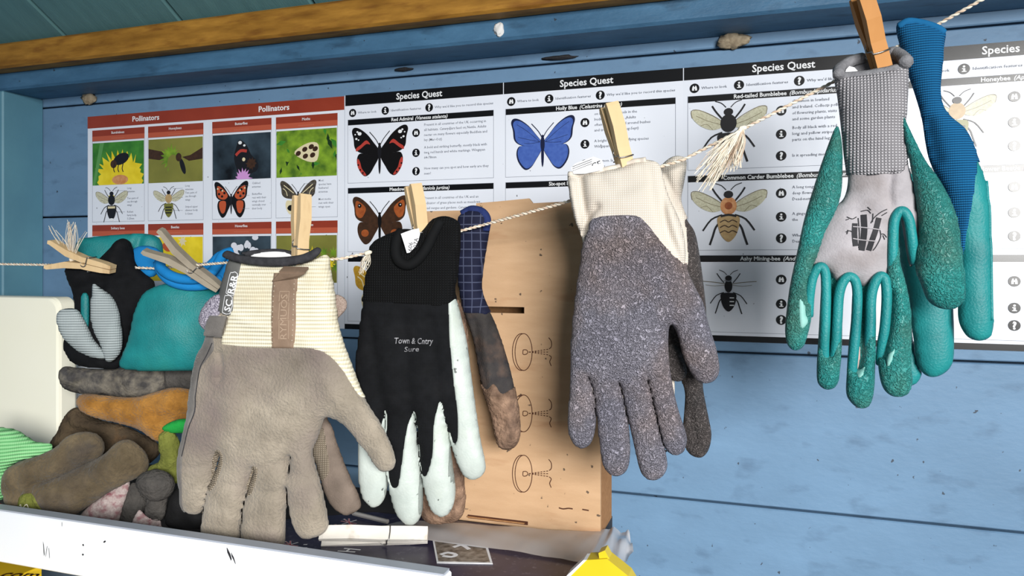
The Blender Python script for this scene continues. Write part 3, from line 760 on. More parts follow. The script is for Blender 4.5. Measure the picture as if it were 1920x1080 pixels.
# cream tub with a white lid behind it
M_CREAM = mat('cream_plastic', lin(247, 244, 222), lin(250, 247, 230), 8, 0.38, spec=0.45)
M_WPLA = mat('white_plastic', lin(226, 230, 236), lin(234, 237, 242), 8, 0.4, spec=0.45)
def rounded_slab(x0, x1, z0, z1, y0, y1, r, m, e=0.004, n=8):
    pts = []
    for (cx, cz, a0) in ((x1 - r, z1 - r, 0), (x0 + r, z1 - r, 90), (x0 + r, z0 + r, 180), (x1 - r, z0 + r, 270)):
        for i in range(n + 1):
            a = math.radians(a0 + 90 * i / n); pts.append((cx + r * math.cos(a), cz + r * math.sin(a)))
    cx, cz = (x0 + x1) / 2, (z0 + z1) / 2; k = len(pts); mb = MB(); V = []; Fc = []
    def ring(y, ins): 
        for (x, z_) in pts:
            s1 = 1 - ins / max(abs(x1 - x0) / 2, 1e-6); s2 = 1 - ins / max(abs(z1 - z0) / 2, 1e-6)
            V.append((cx + (x - cx) * s1, y, cz + (z_ - cz) * s2))
    lv = [(y0, e), (y0 + e * .3, e * .3), (y0 + e, 0), (y1 - e, 0), (y1 - e * .3, e * .3), (y1, e)]
    for y, i in lv: ring(y, i)
    for r_ in range(len(lv) - 1):
        for i in range(k): Fc.append([r_ * k + i, (r_ + 1) * k + i, (r_ + 1) * k + (i + 1) % k, r_ * k + (i + 1) % k])
    Fc.append(list(range(k))); Fc.append([(len(lv) - 1) * k + i for i in range(k)][::-1])
    mb.add(V, Fc, m); return mb
tb = empty('plastic_tub', (-0.85, -0.16, ZS), 'cream plastic tub standing on edge at the left of the shelf', 'tub')
a_, b_ = at(110, 558, -0.21), at(109, 900, -0.21)
rounded_slab(-0.99, a_.x, ZS, a_.z, -0.21, -0.185, 0.013, M_CREAM).build('lid', tb, smooth=False)
c_ = at(127, 620, -0.185)
rounded_slab(-0.985, c_.x, ZS, c_.z, -0.1848, -0.12, 0.010, M_WPLA).build('body', tb)

# cardboard box
M_CARD = mat('cardboard', lin(182, 148, 114), lin(196, 162, 128), 24, 0.85, 0.15, 500, spec=0.15, stretch=(1, 1, 4), dirt=lin(164, 122, 88), dscale=14, damt=0.3, specks=.28)
M_CARDE = mat('cardboard_edge', lin(150, 108, 72), lin(172, 128, 88), 300, 0.9, 0.3, 500, spec=0.1)
M_PRN = mat('brown_line_print', lin(70, 36, 20), rough=0.7)
bx = empty('cardboard_box', (-0.25, -0.13, ZS), 'flat brown cardboard carton with three disc symbols standing against the wall', 'box')
BY = -0.155
def bq(px, py, dy=0.0): return at(px, py, BY + dy)
def cardface(outer, name, y0, y1, m, hole=None):
    V = [bq(*q) for q in outer]; n = len(V)
    W_ = [Vector((q.x, y0, q.z)) for q in V] + [Vector((q.x, y1, q.z)) for q in V]
    mb = MB(); mb.add(W_, [list(range(n))[::-1], list(range(n, 2 * n))] + [[i, (i + 1) % n, n + (i + 1) % n, n + i] for i in range(n)], m)
    return mb.build(name, bx)
TL, BR, BL_ = bq(792, 397), bq(1131, 990), bq(800, 975)
zb = ZS
# front wall with a slot (built from four pieces around the slot), side walls, back wall
xl, xr = bq(790, 500).x, bq(1126, 700).x
ztop, zsl0, zsl1 = bq(1000, 380).z, bq(985, 588).z, bq(985, 576).z
xs0, xs1 = bq(905, 580).x, bq(983, 580).x
ztl = bq(800, 396).z
t_ = 0.003
p = MB()
p.box((xl, BY, zb), (xr, BY + t_, zsl0), M_CARD); p.box((xl, BY, zsl1), (xr, BY + t_, ztl), M_CARD)
p.box((xl, BY, zsl0), (xs0, BY + t_, zsl1), M_CARD); p.box((xs1, BY, zsl0), (xr, BY + t_, zsl1), M_CARD)
p.build('front_panel', bx)
cardface([(893, 412), (893, 381), (930, 378), (992, 372), (999, 381), (1058, 378), (1124, 372), (1124, 412)], 'top_flap', BY - .0003, BY + t_, M_CARD)
p = MB(); p.box((xr - t_, BY + t_ + .0002, zb), (xr, BY + 0.055, ztl), M_CARDE); p.build('side_panel', bx)
p = MB(); p.box((xl, BY + t_ + .0002, zb), (xl + t_, BY + 0.055, ztl), M_CARDE); p.build('side_panel', bx)
p = MB(); p.box((xl + t_, BY + 0.052, zb), (xr - t_, BY + 0.055, ztl - 0.004), M_CARDE); p.build('back_panel', bx)
def bprint(strokes, wd, name='symbol'):
    mb = MB()
    for i, pts in enumerate(strokes):
        q = np.array([[bq(*s_).x, bq(*s_).z] for s_ in pts]); q = smooth_line(q, 4) if len(q) > 2 else q
        t = np.gradient(q, axis=0); t /= np.maximum(np.linalg.norm(t, axis=1), 1e-9)[:, None]; n = np.stack([-t[:, 1], t[:, 0]], 1) * wd / 2
        y = BY - 0.0003 - i * 0.00001; k = len(q)
        mb.add([(a, y, b) for a, b in q - n] + [(a, y, b) for a, b in q + n], [[j, j + 1, j + 1 + k, j + k] for j in range(k - 1)], M_PRN)
    return mb.build(name, bx)
for cy in (660, 775, 888):
    S_ = []
    el = lambda cx, rx, ry, a0, a1: [(cx + rx * math.cos(math.radians(a)), cy + ry * math.sin(math.radians(a))) for a in np.linspace(a0, a1, 22)]
    S_.append(el(982, 16, 34.5, 0, 360)); S_.append(el(978, 17, 34.5, 80, 280))
    S_.append([(981, cy - 4), (987, cy - 4), (990, cy), (987, cy + 4), (981, cy + 4), (981, cy - 4)])
    for dy, e in ((-1, -6), (0, 0), (1, 6)):
        for k in range(7):
            f0, f1 = k / 7, (k + .6) / 7
            S_.append([(992 + 38 * f0, cy + e * f0 * .9), (992 + 38 * f1, cy + e * f1 * .9)])
    S_.append([(1030, cy - 6), (1034, cy - 10), (1034, cy - 20), (1029, cy - 27)]); S_.append([(1030, cy + 6), (1034, cy + 10), (1031, cy + 18), (1034, cy + 26)])
    bprint(S_, 0.00075)
bprint([[(1048, 952), (1056, 954), (1066, 953), (1074, 954)], [(1092, 955), (1098, 956), (1104, 957)]], 0.0012, 'smudge')
p = MB(); q0, q1 = bq(878, 970), bq(990, 982); p.box((q0.x, BY - .0012, q1.z - .001), (q1.x, BY - 0.0002, q1.z + .0022), M_PRN); p.box((q0.x, BY - .003, q1.z + .0002), (q1.x - .003, BY - 0.0004, q1.z + .0012), M_CARDE); p.build('torn_tab', bx)

# leaflet, photo print, plastic bag
M_NAVY = mat('navy_leaflet_print', lin(40, 38, 60), lin(58, 54, 80), 40, 0.35, spec=0.4, dirt=lin(112, 108, 122), dscale=220, damt=0.30)
M_FRED = mat('flag_red', lin(196, 50, 60), rough=0.5); M_PW = mat('paper_white', lin(232, 232, 236), rough=0.5)
M_ROCK = mat('rock_photo', lin(70, 60, 52), lin(158, 148, 138), 160, 0.4, contrast=0.2)
def slab(outline, z0, z1, m, name, par=None):
    V = [atz(a, b, z1) for a, b in outline]; n = len(V)
    W_ = [(q.x, q.y, z0) for q in V] + [(q.x, q.y, z1) for q in V]; mb = MB()
    mb.add(W_, [list(range(n))[::-1], list(range(n, 2 * n))] + [[i, (i + 1) % n, n + (i + 1) % n, n + i] for i in range(n)][::1], m); return mb.build(name, par)
ZL = ZS + 0.0022
lf = empty('leaflet', atz(760, 1030, ZS), 'dark navy leaflet lying on the shelf behind the white lip', 'leaflet')
slab([(430, 1010), (520, 975), (700, 960), (1130, 1005), (1093, 1062), (1075, 1110), (840, 1100), (560, 1042)], ZS, ZL, M_NAVY, 'sheet', lf)
def flat(pts_list, wd, m, name, par, z_=ZL + 0.0002):
    mb = MB()
    for i, pts in enumerate(pts_list):
        q = np.array([[atz(a, b, z_).x, atz(a, b, z_).y] for a, b in pts]); q = smooth_line(q, 3) if len(q) > 2 else q
        t = np.gradient(q, axis=0); t /= np.maximum(np.linalg.norm(t, axis=1), 1e-9)[:, None]; n = np.stack([-t[:, 1], t[:, 0]], 1) * wd / 2; k = len(q)
        mb.add([(a, b, z_ + i * 1e-5) for a, b in q - n] + [(a, b, z_ + i * 1e-5) for a, b in q + n], [[j, j + 1, j + 1 + k, j + k] for j in range(k - 1)], m)
    return mb.build(name, par)
for (fx, fy) in ((545, 1021), (630, 990), (655, 979), (618, 1000)):
    fo = flat([[(fx - 16, fy - 2), (fx + 14, fy + 3)], [(fx - 10, fy - 6), (fx + 10, fy + 8)], [(fx - 14, fy + 4), (fx + 14, fy - 4)], [(fx - 1, fy - 7), (fx + 1, fy + 8)]], 0.0016, M_PW, 'flag_print', lf)
    flat([[(fx - 16, fy - 2), (fx + 14, fy + 3)], [(fx - 1, fy - 7), (fx + 1, fy + 8)], [(fx - 9, fy - 5), (fx + 9, fy + 6)]], 0.0008, M_FRED, 'flag_print', lf, ZL + 0.0004)
flat([[(633, 1033), (666, 1035)], [(645, 1028), (676, 1031)], [(649, 1034), (656, 1029)], [(569, 1021), (576, 1021)], [(569, 1027), (576, 1027)]], 0.002, M_PW, 'lettering', lf)
ph_ = empty('photo_print', atz(866, 1035, ZL), 'small white-bordered photograph of rocks on the navy leaflet', 'photograph')
slab([(811, 1012), (915, 1026), (924, 1057), (819, 1055)], ZL + .0002, ZL + 0.0007, M_PW, 'border', ph_)
slab([(815, 1015), (911, 1028), (919, 1054), (822, 1052)], ZL + .0007, ZL + 0.0009, M_ROCK, 'picture', ph_)
flat([[(826, 1040), (840, 1036), (855, 1040), (846, 1044), (830, 1042)], [(850, 1026), (866, 1022), (880, 1030)]], 0.004, M_PW, 'pebble', ph_, ZL + .0011)

M_BAG = bpy.data.materials.new('clear_polythene'); M_BAG.use_nodes = True
nt = M_BAG.node_tree; b_ = nt.nodes['Principled BSDF']; b_.inputs['Base Color'].default_value = lin(196, 192, 192); b_.inputs['Roughness'].default_value = 0.16; b_.inputs['Alpha'].default_value = 0.72; b_.inputs['Specular IOR Level'].default_value = 0.7
def bag():
    top = [(722, 984), (760, 973), (860, 978), (960, 984), (1060, 992), (1132, 990), (1152, 984), (1180, 992)]
    bot = [(728, 1001), (780, 1008), (860, 1016), (960, 1030), (1050, 1044), (1096, 1052), (1150, 1054), (1188, 1018)]
    T = smooth_line(top, 12); B = smooth_line(bot, 12); n = len(T); m = 14; V = []; rg = np.random.RandomState(4)
    for i in range(n):
        for j in range(m):
            a = j / (m - 1); q = T[i] * (1 - a) + B[i] * a; w_ = atz(q[0], q[1], ZS + 0.006)
            f_ = i / n; am = 0.0003 + 0.013 * max(0, f_ - .74) ** 1.2
            h_ = am * (math.sin(i * .55 + j * .5) + .7 * math.sin(i * .31 - j * .8 + 1) + .5 * abs(math.sin(i * .9 + j * .35))) + 0.0020 * math.sin(math.pi * a) + am * 1.2
            drop = max(0, w_.x + 0.138) * .35
            V.append((w_.x, w_.y, max(ZL + 0.0012, ZS + 0.004 + h_) - drop))
    Fc = [[i * m + j, i * m + j + 1, (i + 1) * m + j + 1, (i + 1) * m + j] for i in range(n - 1) for j in range(m - 1)]
    o = obj('plastic_bag', V, Fc, M_BAG, smooth=True, loc=(V[0][0], V[0][1], ZS))
    tag(o, 'crumpled clear plastic bag flattened on the shelf under the cardboard box', 'bag')
bag()
# dark slim stick lying behind the glove fingers
p = MB(); a, b = atz(662, 962, ZL + .004), atz(727, 978, ZL + .004); p.tube([a, b], 0.0022, mat('grey_stick', lin(150, 148, 146), rough=0.5), 6)
tag(p.build('stick'), 'thin grey stick lying on the leaflet under the black glove', 'stick')

# yellow pointed plastic piece in front of the shelf end
M_YEL = mat('yellow_plastic', lin(204, 178, 28), lin(214, 190, 40), 20, 0.35, spec=0.45, dirt=lin(200, 172, 30), dscale=30, damt=0.35)
ys = empty('yellow_sign', at(1128, 1120, -0.29), 'yellow plastic pointed piece standing at the shelf end, cut off by the bottom edge', 'sign')
def prism(outline, y0, y1, m, name, par):
    V = [at(a, b, y0) for a, b in outline]; n = len(V); mb = MB()
    mb.add([(q.x, y0, q.z) for q in V] + [(q.x, y1, q.z) for q in V], [list(range(n))[::-1], list(range(n, 2 * n))] + [[i, (i + 1) % n, n + (i + 1) % n, n + i] for i in range(n)], m); return mb.build(name, par)
prism([(1010, 1200), (1068, 1082), (1100, 1050), (1138, 1048), (1178, 1080), (1250, 1200)], -0.300, -0.285, M_YEL, 'panel', ys)
prism([(1124, 1050), (1122, 1037), (1134, 1032), (1142, 1047), (1142, 1050)], -0.298, -0.287, M_YEL, 'tip', ys)
prism([(1002, 1200), (1062, 1080), (1094, 1050), (1100, 1050), (1068, 1082), (1010, 1200)], -0.3008, -0.288, M_PW, 'white_edge', ys)

# small things stuck to the woodwork
M_PUTTY = mat('white_filler', lin(228, 228, 226), rough=0.9, bump=0.4, bscale=300)
M_NEST = mat('mud_nest', lin(120, 106, 86), lin(176, 162, 138), 160, 0.95, 0.8, 220)
def lump(name, c, r, m, label, cat, seed):
    rg = random.Random(seed); V = []; Fc = []; n, k = 14, 9
    for i in range(k + 1):
        for j in range(n):
            a, b = math.pi * i / k, 2 * math.pi * j / n; q = 1 + .22 * math.sin(3 * b + seed + 2 * a) + rg.uniform(-.12, .12)
            V.append((c.x + r[0] * q * math.sin(a) * math.cos(b), c.y + r[1] * q * math.sin(a) * math.sin(b), c.z + r[2] * q * math.cos(a)))
    for i in range(k):
        for j in range(n): Fc.append([i * n + j, (i + 1) * n + j, (i + 1) * n + (j + 1) % n, i * n + (j + 1) % n])
    tag(obj(name, V, Fc, m, smooth=True, loc=c), label, cat)
lump('filler_blob', at(936, 56, -0.0645), (0.006, 0.003, 0.0068), M_PUTTY, 'small white lump of filler on the blue beam', 'filler', 2)
lump('mud_nest', at(1372, 76, -0.004), (0.017, 0.007, 0.008), M_NEST, 'beige crusty insect nest under the blue beam at right', 'nest', 5)
lump('mud_nest', at(166, 184, -0.004), (0.013, 0.006, 0.008), M_NEST, 'small dusty insect nest under the beam near the corner post', 'nest', 9)
M_DUST = mat('cobweb_dust', lin(34, 34, 38), lin(56, 54, 54), 300, 0.95)
lump('dust_clump', at(1050, 108, -0.003), (0.020, 0.003, 0.0022), M_DUST, 'dark cobweb dust under the beam above the Holly Blue heading', 'dust', 3)
lump('dust_clump', at(756, 130, -0.003), (0.013, 0.003, 0.002), M_DUST, 'dark cobweb dust under the beam above the Red Admiral sheet', 'dust', 4)

# ------------------------------------------------------------------ glove materials
G_SUEDE = mat('taupe_suede', lin(140, 130, 116), lin(174, 163, 147), 45, 0.95, 0.8, 420, 7, 0.1, 0.28, dirt=lin(112, 100, 98), dscale=14, damt=0.42, sheen=0.2, mottle=.32, mscale=28, bdist=0.0024)
G_SUEDE2 = mat('grey_suede', lin(104, 100, 97), lin(124, 120, 116), 60, 0.95, 0.4, 900, 3, 0.1, sheen=0.2, mottle=.25)
G_CREAM = mat('cream_rib_knit', lin(232, 224, 200), lin(240, 234, 214), 40, 0.9, 0.9, spec=0.1, kind='rib', ky=0.0034, kx=0.0017, line=lin(212, 202, 172), dirt=lin(206, 190, 156), dscale=22, damt=0.36, mottle=.08)
G_BIND = mat('charcoal_binding', lin(44, 44, 48), lin(64, 64, 68), 200, 0.85, 0.4, 600, spec=0.15)
G_TAB = mat('brown_leather_tab', lin(130, 108, 90), lin(144, 122, 104), 80, 0.7, 0.2, 500, spec=0.25, mottle=.25)
G_LBL = mat('grey_label_tape', lin(92, 92, 90), lin(104, 104, 102), 90, 0.8, 0.2, 500, spec=0.2)
G_MEL = mat('melange_strap', lin(70, 66, 84), lin(190, 184, 196), 900, 0.95, 1.0, 700, spec=0.1, contrast=0.16)
G_MEL2 = mat('brown_melange_strap', lin(120, 100, 90), lin(176, 160, 150), 900, 0.95, 0.8, 700, spec=0.1)
G_MESH = mat('taupe_mesh', lin(176, 164, 144), lin(188, 176, 158), 80, 0.9, 1.0, spec=0.1, kind='knit', kx=0.0017, ky=0.0017, line=lin(112, 100, 86))
G_THR = mat('pale_thread', lin(214, 206, 186), rough=0.8)
G_BLK = mat('black_knit', lin(14, 15, 17), lin(22, 23, 26), 120, 0.85, 0.35, spec=0.15, kind='knit', kx=0.0011, ky=0.0013, dirt=lin(34, 34, 36), dscale=20, damt=0.30)
G_BLKC = mat('black_rib_cuff', lin(13, 14, 16), lin(22, 24, 26), 100, 0.85, 1.0, spec=0.2, kind='knit', kx=0.0022, ky=0.0022, line=lin(7, 7, 8))
G_PALE = mat('pale_latex', lin(178, 188, 182), lin(198, 206, 200), 50, 0.5, 0.3, 500, 4, 0.35, dirt=lin(188, 196, 184), dscale=30, damt=0.34, mottle=.12, mscale=40, specks=.29)
G_NAVY = mat('navy_grid_cuff', lin(17, 20, 40), lin(24, 28, 52), 90, 0.8, 0.4, spec=0.2, kind='grid', kx=0.0075, ky=0.0075, line=lin(78, 84, 108))
G_NRIM = mat('navy_rim', lin(30, 42, 88), lin(38, 52, 102), 200, 0.8, 0.3, 700, spec=0.2)
G_MUD = mat('muddy_latex', lin(118, 94, 78), lin(152, 124, 104), 120, 0.95, 1.0, 340, 4, 0.1, dirt=lin(86, 70, 62), dscale=40, damt=0.42, mottle=.4, mscale=60, bdist=0.0024)
G_NHAND = mat('muddy_dark_hand', lin(52, 50, 52), lin(66, 62, 60), 90, 0.9, 0.6, 600, 4, 0.15, dirt=lin(104, 84, 72), dscale=36, damt=0.40, mottle=.4, mscale=40)
G_WHITE = mat('offwhite_knit_cuff', lin(222, 213, 202), lin(236, 229, 220), 30, 0.92, 0.5, spec=0.1, kind='knit', kx=0.0014, ky=0.0018, line=lin(200, 190, 176), dirt=lin(206, 182, 168), dscale=18, damt=0.36, mottle=.10, mscale=22)
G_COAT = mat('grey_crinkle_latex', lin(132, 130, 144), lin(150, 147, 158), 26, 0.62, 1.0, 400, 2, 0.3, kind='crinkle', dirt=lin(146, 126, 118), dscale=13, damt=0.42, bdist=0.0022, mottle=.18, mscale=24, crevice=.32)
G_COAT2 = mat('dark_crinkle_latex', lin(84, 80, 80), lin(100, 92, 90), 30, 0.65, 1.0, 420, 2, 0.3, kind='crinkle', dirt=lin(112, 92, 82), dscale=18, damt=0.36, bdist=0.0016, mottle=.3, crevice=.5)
G_GREY = mat('grey_knit_liner', lin(158, 154, 158), lin(178, 174, 178), 30, 0.95, 0.35, 700, 4, 0.1, dirt=lin(140, 130, 128), dscale=22, damt=0.38, mottle=.22, mscale=40)
G_GCUF = mat('grey_rib_cuff', lin(190, 188, 192), lin(204, 202, 206), 40, 0.95, 1.0, spec=0.1, kind='knit', kx=0.0021, ky=0.0020, line=lin(122, 120, 124), mottle=.1)
G_GRIM = mat('grey_overlock_rim', lin(112, 112, 116), lin(138, 138, 142), 300, 0.95, 0.6, 900, spec=0.1)
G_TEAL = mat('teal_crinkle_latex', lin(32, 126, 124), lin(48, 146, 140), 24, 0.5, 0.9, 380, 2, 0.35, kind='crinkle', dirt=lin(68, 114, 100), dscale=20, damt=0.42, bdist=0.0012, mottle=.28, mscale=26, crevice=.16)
G_TEALS = mat('teal_smooth_latex', lin(22, 122, 126), lin(36, 140, 140), 24, 0.5, 0.5, 700, 3, 0.35, dirt=lin(36, 116, 106), dscale=16, damt=0.36, mottle=.25, mscale=22)
G_TEALP = mat('pale_worn_teal', lin(120, 176, 168), lin(140, 190, 182), 40, 0.6, 0.2, 500)
G_BLUE = mat('blue_knit_cuff', lin(18, 96, 146), lin(28, 110, 162), 30, 0.85, 0.9, spec=0.2, kind='rib', ky=0.0017, kx=0.0010, line=lin(8, 62, 104))
G_BLUES = mat('blue_soft_cuff', lin(18, 112, 176), lin(28, 128, 194), 30, 0.85, 0.3, 700, spec=0.2)
G_FISH = mat('pale_grey_knit', lin(168, 178, 180), lin(186, 195, 196), 40, 0.9, 0.8, spec=0.15, kind='rib', ky=0.0026, kx=0.0015, line=lin(128, 138, 140), mottle=.2)
G_DIRT = mat('caked_grey_glove', lin(76, 74, 74), lin(120, 114, 104), 110, 0.98, 1.0, 200, 8, 0.1, contrast=0.14, bdist=0.003, mottle=.4, mscale=60)
G_OCHR = mat('ochre_suede', lin(156, 106, 44), lin(182, 130, 62), 60, 0.98, 1.0, 420, 6, 0.1, dirt=lin(104, 80, 52), dscale=16, damt=0.36, sheen=0.2, mottle=.4, mscale=30, bdist=0.0024)
G_BROWN = mat('dirty_brown_suede', lin(92, 80, 62), lin(116, 102, 80), 70, 0.98, 1.0, 320, 6, 0.1, dirt=lin(70, 66, 66), dscale=18, damt=0.42, sheen=0.15, mottle=.42, mscale=30, bdist=0.0024)
G_BRN2 = mat('dark_brown_suede', lin(70, 60, 50), lin(92, 78, 60), 60, 0.98, 1.0, 300, 6, 0.1, dirt=lin(128, 88, 46), dscale=22, damt=0.34, mottle=.4, mscale=30, bdist=0.0024)
G_GREEN = mat('light_green_knit', lin(138, 206, 142), lin(156, 216, 156), 30, 0.9, 0.9, spec=0.12, kind='rib', ky=0.0034, kx=0.0016, line=lin(88, 170, 102), mottle=.12)
G_GRN2 = mat('bright_green_knit', lin(20, 138, 54), lin(34, 156, 66), 60, 0.9, 0.6, 600)
G_OLIVE = mat('olive_knit', lin(100, 106, 42), lin(128, 132, 62), 120, 0.95, 1.0, 350, dirt=lin(80, 80, 36), dscale=40, damt=0.36, mottle=.4, mscale=50, bdist=0.0024)
G_MAR = mat('maroon_melange_knit', lin(150, 134, 132), lin(186, 172, 168), 500, 0.95, 0.6, 600, dirt=lin(128, 70, 80), dscale=160, damt=0.40)
G_CHAR = mat('charcoal_latex', lin(66, 64, 62), lin(84, 80, 76), 80, 0.9, 0.9, 320, mottle=.3, mscale=50, bdist=0.0024)
G_BLK2 = mat('black_rubber', lin(16, 16, 17), lin(24, 24, 26), 60, 0.8, 0.5, 400)
G_RED = mat('red_fabric', lin(206, 60, 70), rough=0.9)
G_TAG = mat('white_care_label', lin(236, 236, 238), rough=0.6)
G_INK = mat('label_ink', lin(40, 40, 44), rough=0.7)
G_PINK = mat('pinkish_liner', lin(176, 150, 144), rough=0.95)
W_NEW = mat('pale_peg_wood', lin(206, 176, 132), lin(222, 196, 154), 30, 0.7, 0.3, 160, 5, 0.2, stretch=(1, 1, .25), dirt=lin(170, 134, 92), dscale=60, damt=0.34)
W_ORG = mat('orange_peg_wood', lin(172, 116, 60), lin(198, 142, 84), 30, 0.65, 0.3, 160, 5, 0.25, stretch=(1, 1, .25))
W_OLD = mat('weathered_peg_wood', lin(140, 130, 116), lin(172, 162, 144), 40, 0.9, 0.4, 200, 5, 0.1)
W_WHT = mat('bleached_peg_wood', lin(222, 216, 206), lin(236, 232, 224), 40, 0.8, 0.3, 200, 5, 0.15, dirt=lin(176, 158, 140), dscale=70, damt=0.33)
M_STEEL = mat('spring_steel', lin(150, 148, 146), rough=0.35, metallic=0.9)
M_STRING = mat('pale_string', lin(222, 212, 192), lin(236, 228, 212), 200, 0.9, 0.3, 900)
M_STRING2 = mat('reddish_string_ply', lin(196, 166, 142), lin(222, 206, 186), 300, 0.9)

def glove(label, px, py, y, group=None):
    return empty('glove', at(px, py, y), label, 'glove', group)
def tubepx(S, mb, pts, r, m, off=0.0, n=8, k=5):
    q = smooth_line(pts, k) if len(pts) > 2 else np.array(pts)
    mb.tube([S.on(a, b, off) for a, b in q], r, m, n)
def plain_tube(pl, pts, r, m, name, par, dz=0.0, n=8, k=5):
    q = pl.st(pts); q = smooth_line(q, k) if len(q) > 2 else q
    d = np.array([dz] * len(q)) if np.isscalar(dz) else np.interp(np.linspace(0, 1, len(q)), np.linspace(0, 1, len(dz)), dz)
    W_ = pl.xyz(q[:, 0], q[:, 1], d); mb = MB(); mb.tube([Vector(p) for p in W_], r, m, n); return mb.build(name, par, smooth=True)
def soft_text(S, body, px, py, size, rot, m, name, par, bold=0.01, shear=0, off=0.0006, width=None):
    v, f = text2d(body, size, bold, shear, 'LEFT', 2)
    if width: v = v * np.array([width / (v[:, 0].max() - v[:, 0].min()), 1])
    c, s_ = math.cos(rot), math.sin(rot)
    pts = [(px + a * c - b * s_, py - (a * s_ + b * c)) for a, b in v]
    q = S.pl.st(pts); W_ = S.pl.xyz(q[:, 0], q[:, 1], S.height(q) + off)
    return obj(name, W_, f, m, par)
def sheet_px(pl, pts, dz, m, name, par, thick=0.0004):
    q = pl.st(pts); n = len(q); d = np.array(dz) if not np.isscalar(dz) else np.full(n, dz)
    A = pl.xyz(q[:, 0], q[:, 1], d); B = pl.xyz(q[:, 0], q[:, 1], d - thick); mb = MB()
    mb.add(np.concatenate([A, B]), [list(range(n)), list(range(n, 2 * n))[::-1]] + [[i, n + i, n + (i + 1) % n, (i + 1) % n] for i in range(n)], m); return mb.build(name, par)

# ------------------------------------------------------------------ tan suede glove
PT = Plane(540, 720, -0.285, 0.25)
gT = glove('tan suede glove with cream ribbed cuff and pull tab, leftmost large hanging glove', 520, 1010, -0.285, 'gloves pegged on the string')
T = Soft(PT, [(438, 482), (470, 491), (520, 495), (570, 491), (612, 480), (618, 505), (624, 540), (628, 570), (631, 600), (641, 640), (656, 680), (673, 725), (691, 760), (711, 790),
  (729, 825), (739, 850), (741, 870), (733, 882), (716, 884), (705, 875), (690, 851), (670, 826), (650, 802), (634, 789), (620, 783), (609, 784), (604, 795), (598, 815), (588, 838), (586, 850),
  (591, 872), (601, 907), (609, 942), (615, 975), (613, 992), (600, 1004), (577, 1010), (561, 1004), (551, 986), (545, 960), (541, 925), (543, 890), (545, 868), (547, 854), (543, 858), (541, 880), (540, 905), (537, 940),
  (535, 980), (532, 1024), (524, 1040), (495, 1040), (464, 1032), (456, 1012), (456, 980), (459, 950), (465, 925), (474, 900), (482, 876), (478, 874), (470, 893), (464, 918), (457, 948), (451, 985), (448, 1014), (440, 1026), (410, 1024), (386, 1016), (379, 1002),
  (380, 982), (385, 950), (393, 917), (403, 893), (414, 866), (418, 848), (413, 846), (405, 868), (399, 890), (392, 915), (384, 945), (377, 960), (365, 965), (350, 960), (342, 950), (339, 920), (337, 880), (339, 850), (346, 820),
  (353, 780), (359, 740), (365, 700), (372, 670), (386, 640), (401, 600), (412, 570), (418, 540), (427, 508)],
  L=0.012, asp=0.80, wrinkle=0.0009, wscale=55, seed=3,
  ridges=[([(424, 662), (430, 690), (426, 706)], -0.003, 0.003), ([(424, 706), (470, 708)], -0.001, 0.003), ([(612, 770), (632, 752)], -0.0022, 0.003), ([(450, 585), (480, 600), (520, 612)], 0.0012, 0.004), ([(590, 640), (620, 700), (640, 760)], 0.002, 0.010), ([(395, 905), (430, 902), (455, 908)], -.0012, .002), ([(470, 920), (505, 916), (536, 920)], -.0012, .002), ([(350, 868), (375, 872), (398, 868)], -.0010, .002), ([(490, 872), (520, 866), (542, 862)], -.001, .002), ([(380, 740), (372, 770), (364, 790)], .0012, .003), ([(552, 880), (575, 892), (596, 900)], -.0012, .003), ([(430, 690), (440, 730), (446, 780)], .0012, .008)])
T.build('suede_hand', G_SUEDE, gT)
T.patch('knit_cuff', [(454, 484), (520, 498), (580, 494), (622, 476), (632, 540), (640, 600), (664, 680), (686, 738), (676, 738), (655, 700), (630, 668), (604, 652), (560, 649), (520, 650), (480, 648), (444, 644), (430, 640), (436, 618), (444, 590), (450, 560), (453, 530)], G_CREAM, gT, 0.0010)
T.patch('side_panel', [(398, 622), (412, 630), (416, 650), (404, 668), (388, 690), (383, 730), (380, 762), (366, 800), (356, 840), (352, 890), (350, 930), (348, 975), (325, 975), (325, 800), (350, 700), (380, 640)], G_SUEDE2, gT, 0.0008)
SZ_ = T.patch('size_label', [(430, 486), (460, 494), (456, 540), (450, 588), (420, 582), (414, 560), (420, 520)], G_LBL, gT, 0.0016, 'front')
mb = MB(); T.stitches(mb, [(396, 632), (385, 660), (374, 690), (366, 740), (360, 790)], G_THR); T.stitches(mb, [(412, 590), (446, 592)], G_THR, off=.002); T.stitches(mb, [(405, 625), (436, 628)], G_THR, off=.002); mb.build('stitching', gT)
mb = MB(); T.strip(mb, [(413, 640), (400, 665), (388, 690), (383, 730), (380, 765), (366, 800), (354, 850)], 0.0009, G_BIND, 0.0012); mb.build('seam', gT)
soft_text(T, 'SC', 448, 583, 19, math.radians(78), G_TAG, 'label_lettering', SZ_, 0.02, off=0.0022)
soft_text(T, 'R&R', 454, 551, 19, math.radians(80), G_TAG, 'label_lettering', SZ_, 0.02, off=0.0022)
mb = MB()
for q in ([(432, 584), (435, 556), (439, 553), (452, 556), (449, 586), (432, 584)], [(438, 548), (443, 514), (447, 511), (458, 513), (455, 552), (438, 548)]): T.strip(mb, q, 0.0006, G_TAG, 0.0021, 2)
mb.build('label_border', SZ_)
